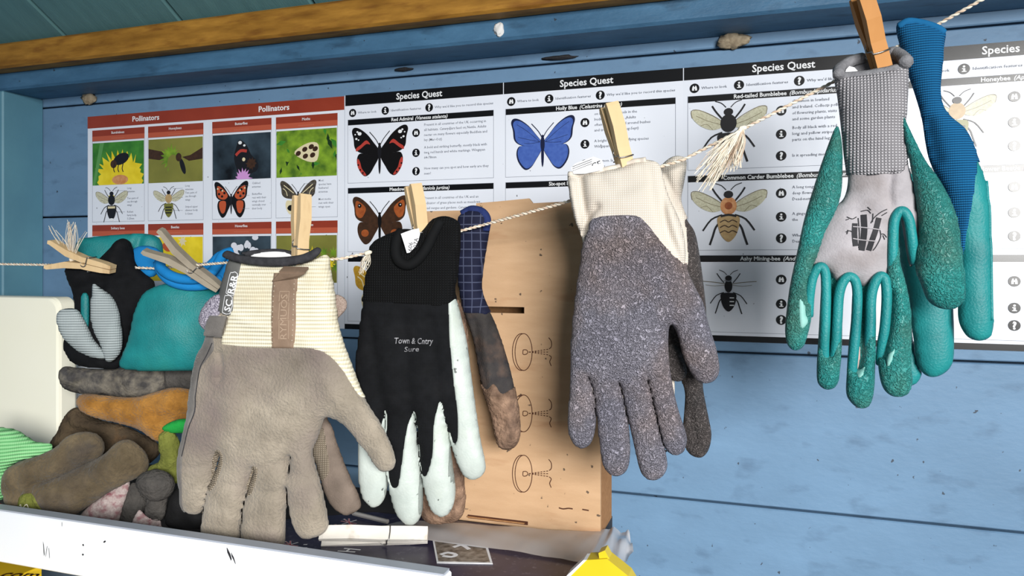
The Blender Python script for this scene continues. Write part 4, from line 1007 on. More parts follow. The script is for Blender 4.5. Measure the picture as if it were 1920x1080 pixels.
# pull tab
TAB_ = T.patch('pull_tab', [(526, 512), (571, 508), (570, 560), (569, 610), (566, 650), (523, 650), (524, 600), (525, 560)], G_TAB, gT, 0.0028, 'front', round_=False)
mb = MB()
for q in ([(530, 523), (566, 519)], [(530, 523), (529, 560), (528, 600), (527, 645)], [(566, 519), (566, 560), (565, 600), (563, 645)]): T.stitches(mb, q, G_THR, off=0.0034)
mb.build('stitching', TAB_)
q = [T.on(525, 524, .002), T.on(571, 517, .002), T.on(592, 503, .006), T.on(591, 511, .012), T.on(571, 513, .012), T.on(546, 513, .012), T.on(545, 503, .006)]
def fold(mb, A, B, C, D, th, m):
    n = (B - A).cross(D - A).normalized() * th; V = [A, B, C, D, A + n, B + n, C + n, D + n]
    mb.add(V, [[0, 3, 2, 1], [4, 5, 6, 7], [0, 1, 5, 4], [1, 2, 6, 5], [2, 3, 7, 6], [3, 0, 4, 7]], m)
mb = MB(); fold(mb, T.on(525, 525, .003), T.on(571, 519, .003), T.on(591, 511, .010), T.on(544, 510, .010), 0.0016, G_TAB); fold(mb, T.on(544, 511, .010), T.on(591, 512, .010), T.on(592, 503, .005), T.on(546, 502, .005), 0.0016, G_TAB); mb.build('tab_fold', TAB_)
soft_text(T, 'RYMUOS', 554, 634, 17, math.radians(89), mat('embossed_leather', lin(164, 142, 122), rough=0.7), 'tab_lettering', TAB_, 0.0, off=0.0034, width=82)
mb = MB()
for (a, b) in ((632, 598), (596, 566), (563, 545)): T.strip(mb, [(540, a), (541, b), (558, b), (557, a)], 0.0006, mat('embossed_leather', lin(164, 142, 122), rough=0.7), 0.0032, 1)
mb.build('tab_emboss', TAB_)
# binding round the mouth, lining, straps
T_B = Soft(PT, [(432, 482), (468, 494), (520, 500), (566, 497), (600, 486), (614, 470), (606, 464), (595, 470), (575, 478), (540, 482), (500, 482), (465, 478), (440, 470)], L=0.008, asp=0.7, lifts=[((525, 485), .2, 0.013)], res=.0014)
T_B.build('binding', G_BIND, gT)
T_K = Soft(PT, [(440, 474), (470, 468), (510, 466), (538, 471), (556, 481), (545, 486), (500, 486), (460, 482)], L=0.008, asp=0.5, lifts=[((500, 478), .2, -0.010)], res=.0014); T_K.build('back_rim', G_BIND, gT)
T_K.patch('lining', [(463, 478), (490, 472), (515, 471), (535, 476), (542, 484), (500, 488), (463, 484)], G_TAG, gT, 0.001, 'front')
T_W = Soft(PT, [(398, 562), (412, 552), (424, 553), (428, 575), (424, 596), (414, 612), (404, 622), (390, 617), (382, 602), (385, 582)], L=0.009, asp=.8, lifts=[((404, 588), .1, 0.006)], res=.0013, wrinkle=.001); T_W.build('wrist_strap', G_MEL, gT)
T_X = Soft(PT, [(414, 589), (446, 590), (440, 612), (436, 630), (403, 626), (407, 606)], L=0.006, asp=.5, lifts=[((425, 610), .1, 0.018)], res=.0013, round_=False); T_X.build('strap_tab', G_SUEDE2, gT)
T_Y = Soft(PT, [(622, 556), (636, 556), (645, 566), (644, 580), (634, 592), (626, 595)], L=0.008, asp=.7, lifts=[((634, 575), .1, -0.006)], res=.0013, wrinkle=.001); T_Y.build('wrist_strap', G_MEL2, gT)
for nm, q in (('mesh_gusset', [(402, 868), (407, 850), (416, 838), (426, 842), (428, 858), (422, 880), (414, 902), (404, 916), (396, 908)]), ('mesh_gusset', [(470, 892), (477, 874), (487, 868), (493, 878), (488, 900), (478, 922), (468, 926), (464, 914)])):
    T.patch(nm, q, G_MESH, gT, 0.0010, 'front')

PT2 = Plane(600, 840, -0.252, 0.25)
gT2 = glove('taupe suede glove with ribbed side panel, mostly hidden behind the tan glove', 640, 960, -0.252, 'gloves pegged on the string')
T2 = Soft(PT2, [(470, 505), (590, 500), (600, 600), (605, 690), (612, 780), (622, 800), (632, 832), (646, 870), (661, 905), (671, 925), (677, 945), (672, 956), (652, 966), (636, 960), (620, 945), (608, 920), (600, 892), (592, 862), (560, 850), (490, 830), (440, 720), (450, 600)], L=0.010, asp=.8, wrinkle=.0006)
T2.build('suede_hand', mat('brown_grey_suede', lin(112, 100, 91), lin(136, 122, 111), 50, 0.95, 0.5, 800, 3, 0.1, mottle=.3), gT2)
T2.patch('mesh_gusset', [(600, 795), (612, 800), (618, 830), (624, 862), (622, 885), (606, 898), (596, 880), (586, 845), (592, 815)], G_MESH, gT2, 0.0009, 'front')

# ------------------------------------------------------------------ black gloves
PB = Plane(780, 700, -0.240, 0.4)
gB = glove('black knit glove with pale dipped fingertips and wide ribbed cuff', 770, 985, -0.240, 'gloves pegged on the string')
B = Soft(PB, [(697, 462), (728, 442), (757, 432), (790, 434), (812, 414), (835, 408), (858, 418), (861, 440), (859, 480), (856, 512), (851, 546), (862, 592), (873, 640), (881, 700), (889, 760), (898, 820), (906, 858), (908, 880), (897, 894), (880, 896), (868, 886), (859, 866), (851, 842), (843, 815), (836, 785), (829, 757), (825, 755),
  (832, 772), (838, 800), (844, 850), (849, 890), (852, 920), (848, 946), (838, 963), (825, 965), (812, 956), (802, 932), (794, 900), (789, 868), (786, 830), (783, 800), (779, 776), (774, 772), (778, 800), (783, 850), (788, 890), (791, 930), (789, 960), (780, 978), (765, 981), (751, 971), (739, 946), (732, 911), (730, 880), (728, 845), (727, 800), (726, 776), (722, 774),
  (724, 800), (725, 850), (725, 900), (720, 931), (708, 947), (695, 947), (682, 931), (676, 902), (674, 870), (674, 830), (674, 780), (671, 720), (668, 680), (673, 630), (682, 565), (690, 515)],
  L=0.011, asp=0.85, wrinkle=0.0008, wscale=50, seed=5, ridges=[([(700, 600), (712, 680), (724, 770)], -0.002, 0.006), ([(760, 600), (768, 680), (774, 770)], -0.002, 0.006), ([(812, 600), (820, 680), (827, 755)], -0.0025, 0.006), ([(700, 470), (740, 520), (800, 540), (852, 500)], -0.001, 0.008)])
B.build('knit_hand', G_BLK, gB)
B.patch('ribbed_cuff', [(690, 455), (728, 436), (757, 425), (790, 428), (812, 406), (836, 400), (868, 412), (870, 440), (864, 520), (850, 566), (800, 570), (740, 566), (672, 560), (680, 515)], G_BLKC, gB, 0.0014)
for q in ([(728, 768), (718, 795), (712, 833), (704, 840), (690, 838), (676, 822), (668, 815), (668, 960), (726, 960), (728, 900)],
          [(780, 768), (770, 788), (763, 830), (758, 870), (752, 905), (738, 906), (731, 880), (724, 880), (724, 990), (794, 990), (796, 930), (788, 850), (783, 800)],
          [(828, 750), (821, 772), (817, 800), (815, 850), (806, 882), (799, 889), (792, 884), (788, 860), (784, 868), (790, 980), (856, 980), (858, 920), (846, 850), (840, 800)],
          [(852, 540), (845, 546), (846, 600), (850, 660), (855, 710), (861, 760), (863, 800), (859, 827), (853, 829), (847, 812), (842, 810), (846, 905), (914, 905), (914, 860), (895, 760), (880, 640), (866, 590)]):
    B.patch('dipped_fingertip', q, G_PALE, gB, 0.0011)
B_R = [(757, 436), (752, 455), (753, 478), (762, 492), (778, 496), (795, 484), (810, 462), (819, 440), (830, 416)]
mb = MB(); tubepx(B, mb, B_R, 0.0046, G_BLKC, 0.004, 10); mb.build('rolled_rim', gB, smooth=True)
CL_ = sheet_px(PB, [(764, 440), (774, 436), (786, 432), (797, 430), (799, 440), (796, 452), (790, 464), (780, 474), (775, 475), (770, 458)], 0.0205, G_TAG, 'care_label', gB)
class Flat:                      # lettering on a flat label
    def __init__(s, pl, z_): s.pl, s.z = pl, z_
    def height(s, q): return np.full(len(q), s.z)
FB = Flat(PB, 0.0207)
soft_text(FB, '606', 784, 472, 11, math.radians(82), G_INK, 'label_lettering', CL_, 0.0, off=0.0002); soft_text(FB, '07A', 794, 466, 11, math.radians(82), G_INK, 'label_lettering', CL_, 0.0, off=0.0002)
G_PRT = mat('white_rubbed_print', lin(176, 176, 180), lin(60, 60, 64), 300, 0.8, contrast=0.3)
soft_text(B, 'Town & Cntry', 747, 641, 15.5, math.radians(-1), G_PRT, 'lettering', gB, 0.01, .12, width=70); soft_text(B, 'Sure', 764, 657, 13, math.radians(3), G_PRT, 'lettering', gB, 0.005, .15, width=28)
B_T = Soft(PB, [(658, 720), (662, 690), (670, 668), (681, 656), (690, 662), (692, 720), (690, 780), (674, 770), (662, 745)], L=.008, asp=.8, lifts=[((676, 700), .1, -.014)]); B_T.build('thumb', G_PALE, gB)

PN = Plane(900, 640, -0.205, 0.4)
gN = glove('navy check-cuffed glove with a muddy brown finger, hanging before the cardboard box', 900, 980, -0.205, 'gloves pegged on the string')
NN = Soft(PN, [(858, 424), (867, 402), (885, 393), (905, 396), (917, 411), (916, 432), (911, 462), (905, 500), (902, 540), (911, 570), (926, 600), (941, 640), (956, 690), (967, 740), (973, 780), (974, 815), (966, 835), (950, 842), (936, 836), (930, 818), (924, 790), (914, 752), (904, 722), (897, 690), (890, 650), (882, 620), (872, 590), (864, 550), (858, 500)],
  L=.012, asp=.85, wrinkle=.0008, seed=8, ridges=[([(912, 580), (914, 640), (922, 700), (928, 750)], 0.0015, 0.003), ([(893, 600), (902, 680)], -.002, .003)])
NN.build('muddy_hand', G_NHAND, gN)
NN.patch('check_cuff', [(850, 424), (860, 395), (885, 384), (912, 388), (926, 410), (916, 500), (908, 545), (918, 585), (900, 586), (862, 580), (855, 520)], G_NAVY, gN, 0.0010)
NN.patch('muddy_fingertip', [(900, 715), (915, 728), (930, 716), (945, 735), (962, 728), (985, 740), (985, 850), (925, 850), (905, 760)], G_MUD, gN, 0.0009)
mb = MB(); tubepx(NN, mb, [(868, 402), (884, 394), (904, 398), (914, 412), (912, 432)], 0.0042, G_NRIM, -0.001, 8); mb.build('rolled_rim', gN, smooth=True)
NF = Soft(PN, [(850, 560), (876, 600), (880, 700), (868, 800), (862, 840), (869, 870), (873, 905), (875, 935), (870, 962), (855, 976), (835, 979), (812, 979), (796, 970), (790, 940), (798, 860), (808, 800), (820, 680)], L=.011, asp=.8, lifts=[((840, 850), .3, .004)], wrinkle=.001); NF.build('muddy_fingers', G_MUD, gN)

# ------------------------------------------------------------------ grey coated gloves with white cuffs
PW = Plane(1195, 600, -0.262, 0.4)
gW = glove('grey crinkle-coated glove with a grubby white knit cuff, palm to the front', 1160, 895, -0.262, 'gloves pegged on the string')
coat_low = [(1286, 505), (1301, 540), (1316, 570), (1326, 610), (1339, 650), (1346, 690), (1339, 710), (1322, 716), (1307, 709), (1294, 690), (1283, 665), (1275, 632), (1266, 612), (1258, 606), (1252, 613), (1250, 640), (1252, 680), (1257, 715), (1263, 745), (1271, 775), (1281, 805), (1285, 825), (1280, 844), (1268, 850), (1254, 845), (1245, 830), (1239, 805), (1231, 770), (1222, 735), (1217, 710), (1213, 709),
  (1219, 735), (1227, 775), (1240, 825), (1247, 858), (1248, 876), (1240, 891), (1225, 898), (1209, 891), (1201, 875), (1194, 845), (1186, 810), (1177, 770), (1169, 735), (1164, 718), (1160, 717), (1166, 740), (1174, 780), (1178, 820), (1178, 860), (1172, 881), (1158, 890), (1144, 886), (1133, 870), (1129, 845), (1125, 810), (1121, 770), (1116, 735), (1107, 708), (1103, 705), (1111, 730), (1116, 755), (1115, 790), (1111, 815), (1104, 831), (1092, 838), (1079, 832), (1070, 815), (1067, 790), (1070, 750), (1072, 700), (1073, 650), (1077, 600), (1081, 560), (1086, 520)]
W = Soft(PW, [(1064, 332), (1071, 324), (1095, 327), (1130, 320), (1160, 314), (1190, 304), (1215, 300), (1236, 308), (1244, 335), (1254, 368), (1268, 398), (1280, 430), (1286, 470)] + coat_low + [(1092, 480), (1092, 450), (1084, 428), (1076, 405), (1069, 370)],
  L=0.0125, asp=0.85, wrinkle=0.0007, wscale=50, seed=11, ridges=[([(1088, 335), (1092, 370), (1098, 405), (1096, 432)], -.006, .0045), ([(1076, 345), (1082, 385), (1090, 425)], .004, .004), ([(1122, 390), (1104, 412), (1092, 450)], -0.004, .003), ([(1230, 310), (1240, 370), (1252, 430), (1282, 500)], -.005, .004), ([(1258, 395), (1268, 440), (1280, 480)], .003, .005), ([(1130, 340), (1160, 360), (1210, 340)], -.002, .006), ([(1095, 332), (1140, 330), (1190, 316)], 0.0018, .004), ([(1120, 350), (1170, 370), (1200, 350)], 0.0012, .012)])
W.build('knit_cuff', G_WHITE, gW)
W.patch('coating', [(1115, 413), (1145, 406), (1195, 406), (1215, 420), (1235, 445), (1260, 475), (1290, 505), (1360, 600), (1360, 720), (1310, 860), (1240, 915), (1150, 905), (1050, 850), (1060, 600), (1080, 510), (1098, 455), (1106, 432)], G_COAT, gW, 0.0012)
CW_ = sheet_px(PW, [(1072, 316), (1080, 308), (1114, 295), (1130, 301), (1134, 314), (1128, 322), (1100, 328), (1078, 328)], [.004, .004, .004, .004, .004, .008, .008, .006], G_TAG, 'care_label', gW)
FW_ = Flat(PW, 0.0046); soft_text(FW_, 'CE', 1113, 319, 16, math.radians(20), G_INK, 'label_lettering', CW_, 0.0)
mb = MB()
for a in (0, 4, 8): 
    q = PW.st([(1076, 314 + a), (1112, 300 + a)]); W_ = PW.xyz(q[:, 0], q[:, 1], np.array([.0052, .0052])); mb.tube([Vector(x) for x in W_], 0.0002, G_INK, 4)
mb.build('label_lines', CW_)
mb = MB(); tubepx(W, mb, [(1068, 328), (1095, 327), (1130, 321), (1160, 314), (1190, 305), (1212, 302)], 0.0026, G_WHITE, 0.0, 8); mb.build('rim', gW, smooth=True)

PW2 = Plane(1290, 600, -0.222, 0.4)
gW2 = glove('dark grey coated glove with crumpled white cuff, tucked behind the white-cuffed glove', 1310, 858, -0.222, 'gloves pegged on the string')
W2 = Soft(PW2, [(1240, 320), (1250, 304), (1266, 295), (1283, 299), (1284, 318), (1279, 348), (1275, 378), (1288, 412), (1303, 436), (1312, 480), (1320, 540), (1325, 600), (1322, 660), (1318, 718), (1322, 750), (1330, 790), (1334, 815), (1330, 840), (1320, 855), (1308, 858), (1293, 851), (1284, 835), (1280, 810), (1283, 770), (1284, 735), (1275, 710), (1256, 690), (1236, 640), (1218, 540), (1215, 450), (1228, 380)],
  L=.012, asp=.85, wrinkle=.0014, wscale=60, seed=12, ridges=[([(1250, 330), (1262, 360), (1272, 390)], -.003, .003), ([(1298, 740), (1296, 780), (1304, 820)], -.0015, .002), ([(1288, 832), (1310, 828), (1330, 820)], -.002, .002)])
W2.build('coated_hand', G_COAT2, gW2)
W2.patch('knit_cuff', [(1230, 300), (1266, 285), (1292, 290), (1292, 350), (1284, 400), (1290, 450), (1288, 505), (1250, 500), (1205, 470), (1215, 380)], G_WHITE, gW2, 0.0012)
W2T = Soft(PW2, [(1250, 655), (1262, 640), (1278, 655), (1290, 688), (1286, 703), (1273, 710), (1258, 702), (1252, 680)], L=.009, asp=.85, lifts=[((1270, 680), .1, .016)]); W2T.build('thumb', G_COAT2, gW2)
W2C = Soft(PW2, [(1252, 700), (1264, 700), (1266, 735), (1262, 770), (1256, 760)], L=.008, lifts=[((1260, 720), .1, .006)]); W2C.build('liner_finger', G_WHITE, gW2)

# ------------------------------------------------------------------ grey and teal glove
PG = Plane(1630, 420, -0.262, 0.3)
gG = glove('grey knit glove with teal dipped fingers, open ribbed cuff and beetle emblem', 1620, 765, -0.262, 'gloves pegged on the string')
GB = Soft(PG, [(1569, 144), (1600, 142), (1640, 137), (1680, 128), (1698, 119), (1700, 160), (1697, 210), (1694, 250), (1701, 300), (1716, 360), (1724, 420), (1721, 470), (1706, 500), (1694, 440), (1686, 402), (1672, 420), (1668, 500), (1660, 530), (1640, 522), (1622, 540), (1606, 530), (1588, 524), (1574, 540), (1558, 515), (1540, 500), (1522, 520), (1512, 530), (1522, 480), (1540, 425), (1560, 392), (1582, 372), (1590, 335), (1585, 290), (1579, 230), (1573, 180)],
  L=.014, asp=.8, wrinkle=.0007, seed=14, ridges=[([(1668, 330), (1664, 360), (1668, 385)], -.003, .0025), ([(1600, 360), (1610, 420), (1616, 470)], -.0015, .006)])
GB.build('knit_hand', G_GREY, gG)
GB.patch('ribbed_cuff', [(1560, 140), (1600, 138), (1640, 133), (1680, 124), (1708, 112), (1710, 200), (1702, 260), (1692, 322), (1655, 330), (1620, 332), (1588, 328), (1570, 320), (1565, 200)], G_GCUF, gG, 0.0012)
GK = Soft(PG, [(1569, 146), (1578, 122), (1600, 106), (1640, 98), (1670, 90), (1690, 88), (1698, 105), (1699, 125), (1690, 170), (1630, 190), (1580, 180)], L=.006, asp=.4, lifts=[((1635, 130), .3, -.016)]); GK.build('cuff_back', G_GRIM, gG)
plain_tube(PG, [(1571, 146), (1572, 134), (1582, 120), (1602, 106), (1622, 100)], 0.0042, G_GRIM, 'rim', gG, [.010, .004, -.006, -.012, -.014])
plain_tube(PG, [(1672, 92), (1684, 92), (1694, 106), (1697, 120)], 0.0048, G_GRIM, 'rim', gG, [-.014, -.012, -.004, .006])
mb = MB(); tubepx(GB, mb, [(1571, 147), (1600, 145), (1640, 140), (1680, 131), (1696, 121)], 0.0036, G_GRIM, -.001, 8); mb.build('rim', gG, smooth=True)
sheet_px(PG, [(1583, 142), (1586, 132), (1592, 126), (1601, 128), (1607, 134), (1612, 143)], 0.003, G_TAG, 'care_label', gG)
FR = dict(res=.0014, asp=.95, L=.011)
def teal(name, pts, ridges=(), dz=0.0, m=G_TEAL, c=None, **k):
    kk = dict(FR); kk.update(k)
    S_ = Soft(PG, pts, ridges=ridges, lifts=[(c or pts[0], .5, dz)], **kk); S_.build(name, m, gG); return S_
F1 = teal('finger', [(1568, 238), (1546, 290), (1526, 350), (1508, 410), (1495, 470), (1482, 530), (1475, 580), (1472, 620), (1477, 646), (1490, 656), (1505, 650), (1514, 628), (1521, 595), (1520, 560), (1524, 525), (1532, 505), (1526, 496), (1534, 478), (1548, 436), (1566, 400), (1577, 360), (1579, 320), (1578, 270)], [([(1517, 520), (1512, 560), (1512, 590)], -.002, .0018)], .004)
F2 = teal('finger', [(1541, 520), (1551, 502), (1562, 512), (1573, 528), (1580, 545), (1579, 600), (1578, 650), (1575, 690), (1571, 716), (1560, 728), (1545, 728), (1533, 716), (1531, 690), (1533, 650), (1536, 600), (1538, 560)], [([(1558, 505), (1558, 580), (1556, 640), (1554, 662)], -.008, .0034)], .003)
F3 = teal('finger', [(1598, 545), (1605, 528), (1613, 522), (1626, 527), (1638, 537), (1641, 560), (1642, 600), (1641, 650), (1640, 690), (1639, 722), (1634, 750), (1624, 763), (1608, 763), (1594, 752), (1586, 735), (1587, 700), (1590, 650), (1595, 600)], [([(1616, 520), (1615, 600), (1611, 660), (1606, 690)], -.008, .0034)], .003)
F4 = teal('finger', [(1660, 532), (1666, 480), (1668, 432), (1673, 408), (1682, 404), (1684, 450), (1686, 490), (1694, 520), (1703, 560), (1707, 600), (1707, 650), (1707, 690), (1709, 715), (1700, 736), (1685, 742), (1668, 739), (1654, 725), (1647, 700), (1645, 672), (1649, 650), (1656, 620), (1660, 590)], [([(1667, 550), (1664, 600), (1656, 640), (1652, 664)], -.006, .0026)], .005)
TH_ = teal('thumb', [(1690, 218), (1702, 242), (1731, 300), (1761, 342), (1785, 390), (1796, 432), (1801, 480), (1807, 530), (1806, 560), (1791, 576), (1770, 579), (1750, 573), (1735, 560), (1724, 532), (1714, 505), (1716, 470), (1720, 430), (1714, 370), (1704, 310), (1694, 260)], [([(1716, 500), (1722, 478), (1724, 440)], -.002, .002)], .006, L=.014)
for q in ([(1516, 592), (1518, 552), (1524, 518), (1536, 500), (1546, 509), (1548, 545), (1547, 600), (1545, 650), (1546, 688)],
          [(1562, 688), (1566, 650), (1569, 600), (1572, 552), (1580, 527), (1592, 518), (1603, 529), (1606, 562), (1603, 620), (1598, 680), (1597, 710)],
          [(1625, 712), (1628, 660), (1630, 600), (1632, 552), (1640, 526), (1650, 517), (1658, 527), (1660, 562), (1657, 610), (1652, 650), (1651, 682)],
          [(1672, 570), (1672, 500), (1672, 450), (1674, 416), (1682, 399), (1692, 398), (1701, 413), (1706, 440), (1710, 468), (1716, 492)]):
    plain_tube(PG, q, 0.0034, G_TEALS, 'finger_web', gG, [.001, .0065, .008, .008, .008, .0065, .001], 10)
for S_, q in ((F1, [(1498, 560), (1508, 570), (1512, 592), (1516, 600), (1508, 612), (1500, 608)]), (F3, [(1604, 694), (1612, 690), (1620, 684), (1616, 700), (1608, 704)]), (F4, [(1660, 662), (1668, 655), (1674, 650), (1668, 672), (1660, 684)])): S_.patch('worn_patch', q, G_TEALP, gG, .0006, 'front')
F3.patch('liner_patch', [(1607, 625), (1611, 640), (1612, 670), (1608, 690), (1603, 688), (1604, 660)], G_PINK, gG, .0006, 'front')
# printed beetle emblem
mb = MB(); E_ = G_INK
bars = [([(1601, 420), (1600, 440), (1602, 462)], 9), ([(1617, 404), (1618, 430), (1616, 452), (1613, 470)], 10), ([(1645, 410), (1639, 432), (1632, 452), (1626, 470)], 9)]
for q, w_ in bars: GB.strip(mb, q, w_ * .00038, E_, 0.0005)
for q in ([(1586, 408), (1596, 412), (1604, 408)], [(1590, 412), (1584, 414)], [(1584, 436), (1592, 434), (1600, 440)], [(1588, 432), (1586, 440)], [(1612, 398), (1624, 396), (1630, 402)], [(1624, 390), (1630, 396)], [(1630, 420), (1636, 410), (1648, 400), (1660, 394)], [(1650, 406), (1660, 400)], [(1634, 402), (1633, 418)], [(1648, 440), (1654, 440), (1660, 446)], [(1652, 442), (1656, 450)], [(1646, 430), (1648, 445), (1640, 462), (1634, 470)], [(1607, 410), (1609, 440), (1608, 466)]): GB.strip(mb, q, .0006, E_, 0.0005)
EM_ = mb.build('emblem', gG)
mb = MB()
for q in ([(1597, 426), (1620, 428), (1648, 432)], [(1597, 448), (1616, 451), (1640, 453)]): GB.strip(mb, q, .0006, G_GREY, 0.0008)
mb.build('emblem_lines', EM_)

PG2 = Plane(1740, 560, -0.222, 0.3)
gG2 = glove('plain teal rubber glove hidden behind the grey-and-teal glove, one fat fingertip showing', 1750, 705, -0.222, 'gloves pegged on the string')
Soft(PG2, [(1690, 320), (1728, 350), (1766, 450), (1784, 545), (1788, 590), (1789, 640), (1788, 670), (1781, 690), (1765, 703), (1746, 707), (1729, 698), (1718, 675), (1712, 630), (1700, 560), (1684, 480), (1680, 400)], L=.012, asp=.85, seed=4).build('hand', G_TEALS, gG2)
Soft(PG2, [(1690, 500), (1706, 560), (1714, 640), (1724, 680), (1730, 702), (1723, 718), (1706, 726), (1692, 710), (1684, 600)], L=.010, asp=.8, lifts=[((1706, 650), .3, -.006)]).build('finger', G_TEALS, gG2)

PU = Plane(1770, 340, -0.236, 0.3)
gU = glove('teal rubber glove with a long blue knit cuff, rightmost on the string', 1830, 640, -0.236, 'gloves pegged on the string')
U = Soft(PU, [(1683, 50), (1700, 39), (1725, 42), (1755, 50), (1770, 60), (1767, 90), (1764, 130), (1761, 168), (1766, 198), (1781, 220), (1806, 241), (1821, 266), (1833, 300), (1846, 332), (1853, 380), (1858, 450), (1859, 530), (1862, 580), (1863, 610), (1856, 632), (1836, 639), (1815, 632), (1801, 612), (1796, 590), (1797, 560), (1800, 520), (1796, 470), (1786, 420), (1772, 360), (1747, 305), (1738, 268), (1731, 222), (1716, 170), (1702, 130), (1691, 90)],
  L=.012, asp=.8, wrinkle=.0006, seed=15, ridges=[([(1740, 230), (1748, 270), (1756, 300)], -.003, .004)])
U.build('hand', G_TEALS, gU)
U.patch('knit_cuff', [(1675, 50), (1700, 30), (1730, 34), (1780, 52), (1776, 180), (1800, 215), (1830, 245), (1836, 290), (1829, 312), (1822, 360), (1815, 405), (1808, 445), (1802, 485), (1780, 480), (1760, 400), (1720, 280), (1690, 150)], G_BLUE, gU, 0.0010)
mb = MB(); tubepx(U, mb, [(1686, 52), (1702, 44), (1726, 47), (1754, 56), (1767, 64)], 0.003, G_BLUE, 0.0, 8); mb.build('rim', gU, smooth=True)
mb = MB(); tubepx(U, mb, [(1848, 340), (1853, 400), (1855, 470), (1856, 540), (1857, 600)], 0.0012, G_TEALS, 0.0, 6); mb.build('seam', gU, smooth=True)

# ------------------------------------------------------------------ gloves bunched at the left end of the string
def soft_part(pl, name, par, m, pts, **k):
    S_ = Soft(pl, pts, **k); S_.build(name, m, par); return S_
LP = dict(res=.0018, L=.014, asp=.8, wrinkle=.0012, wscale=45)
pl = Plane(230, 480, -0.215, 0.55)
g = glove('teal glove folded over the string behind the black one at the corner', 215, 520, -0.215, 'gloves bunched at the left end')
soft_part(pl, 'hand', g, G_TEALS, [(140, 480), (148, 450), (170, 445), (220, 440), (270, 438), (298, 446), (306, 470), (300, 500), (260, 530), (200, 530), (155, 510)], seed=21, ridges=[([(268, 440), (262, 465), (255, 490)], -.004, .004)], **LP)
soft_part(pl, 'cuff', g, G_BLUES, [(256, 470), (270, 462), (290, 462), (306, 470), (312, 490), (308, 505), (296, 518), (280, 518), (266, 505), (258, 490)], res=.0016, L=.010, asp=.9, lifts=[((285, 490), .2, .012)], wrinkle=.001)
pl = Plane(200, 540, -0.235, 0.55)
g = glove('black knit glove hanging crumpled below the split wooden peg at the corner', 200, 680, -0.235, 'gloves bunched at the left end')
BLK = soft_part(pl, 'hand', g, G_BLK, [(122, 504), (150, 496), (180, 490), (205, 468), (220, 451), (232, 447), (244, 454), (250, 470), (256, 495), (270, 512), (290, 530), (285, 560), (262, 585), (246, 615), (236, 655), (222, 690), (185, 690), (150, 686), (128, 672), (120, 640), (136, 610), (140, 570), (130, 530)], seed=22, ridges=[([(150, 520), (200, 500), (235, 460)], .004, .008), ([(140, 545), (190, 535), (250, 520)], -.004, .006), ([(232, 450), (225, 500), (215, 540)], .003, .006)], **LP)
soft_part(pl, 'cuff_lining', g, G_TEALS, [(163, 556), (172, 548), (178, 560), (178, 600), (172, 630), (164, 600)], res=.0016, L=.008, asp=.6, lifts=[((170, 590), .2, .014)])
pl = Plane(170, 610, -0.255, 0.55)
g = glove('pale grey knit glove with two fingers folded together like a beak', 190, 680, -0.255, 'gloves bunched at the left end')
soft_part(pl, 'finger', g, G_FISH, [(110, 584), (128, 578), (145, 581), (156, 596), (166, 616), (176, 636), (189, 652), (201, 663), (196, 673), (175, 671), (150, 661), (130, 646), (115, 626), (108, 604)], **dict(LP, L=.012))
soft_part(pl, 'finger', g, G_FISH, [(174, 532), (190, 541), (210, 556), (222, 580), (227, 610), (230, 636), (226, 660), (213, 676), (201, 678), (194, 668), (190, 650), (180, 630), (172, 605), (170, 580), (172, 555)], **dict(LP, L=.012))
pl = Plane(320, 600, -0.225, 0.55)
g = glove('teal rubber glove with a bright blue cuff held open by the grey peg', 320, 690, -0.225, 'gloves bunched at the left end')
soft_part(pl, 'hand', g, G_TEALS, [(440, 560), (410, 545), (370, 534), (330, 529), (295, 536), (270, 550), (256, 576), (248, 610), (238, 645), (224, 684), (245, 694), (300, 695), (350, 695), (400, 690), (436, 650), (445, 600)], res=.0018, L=.022, asp=.7, wrinkle=.001, wscale=40, seed=24)
soft_part(pl, 'cuff_back', g, G_BLUES, [(352, 520), (356, 495), (385, 492), (400, 476), (418, 468), (436, 472), (446, 490), (440, 520), (420, 545), (370, 540)], res=.0016, L=.010, asp=.6, lifts=[((400, 510), .2, -.004)], wrinkle=.0012)
plain_tube(pl, [(306, 488), (312, 503), (330, 515), (352, 522), (380, 522), (402, 513), (414, 496), (424, 478), (438, 472)], 0.0052, G_BLUES, 'rolled_rim', g, [.008, .014, .018, .018, .018, .016, .012, .010, .006], 10)
plain_tube(pl, [(300, 492), (310, 512), (330, 528), (360, 536), (395, 534), (420, 522)], 0.0046, G_BLUES, 'cuff_fold', g, [.006, .010, .013, .013, .011, .008], 10)

# ------------------------------------------------------------------ pile of old gloves on the shelf
def heap(label, y, parts, cpx, k=.55):
    pl = Plane(cpx[0], cpx[1], y, k); g = glove(label, cpx[0], cpx[1], y, 'old gloves piled on the shelf')
    out = []
    for (nm, m, pts, kw) in parts:
        d = dict(res=.0018, L=.013, asp=.9, back=.9, wrinkle=.0024, wscale=62, seed=len(label)); d.update(kw); out.append(soft_part(pl, nm, g, m, pts, **d))
    return g, out
heap('stiff grey glove finger caked with dried mud, lying across the top of the pile', -0.215, [
    ('finger', G_DIRT, [(112, 697), (122, 687), (150, 690), (200, 692), (240, 688), (290, 685), (308, 684), (314, 700), (313, 725), (306, 742), (280, 746), (230, 746), (190, 741), (150, 738), (125, 731), (114, 716)], dict(wrinkle=.002)),
    ('cuff', G_CHAR, [(310, 690), (318, 682), (350, 682), (390, 688), (392, 735), (350, 742), (316, 740), (309, 720)], dict(L=.010))], (240, 740))
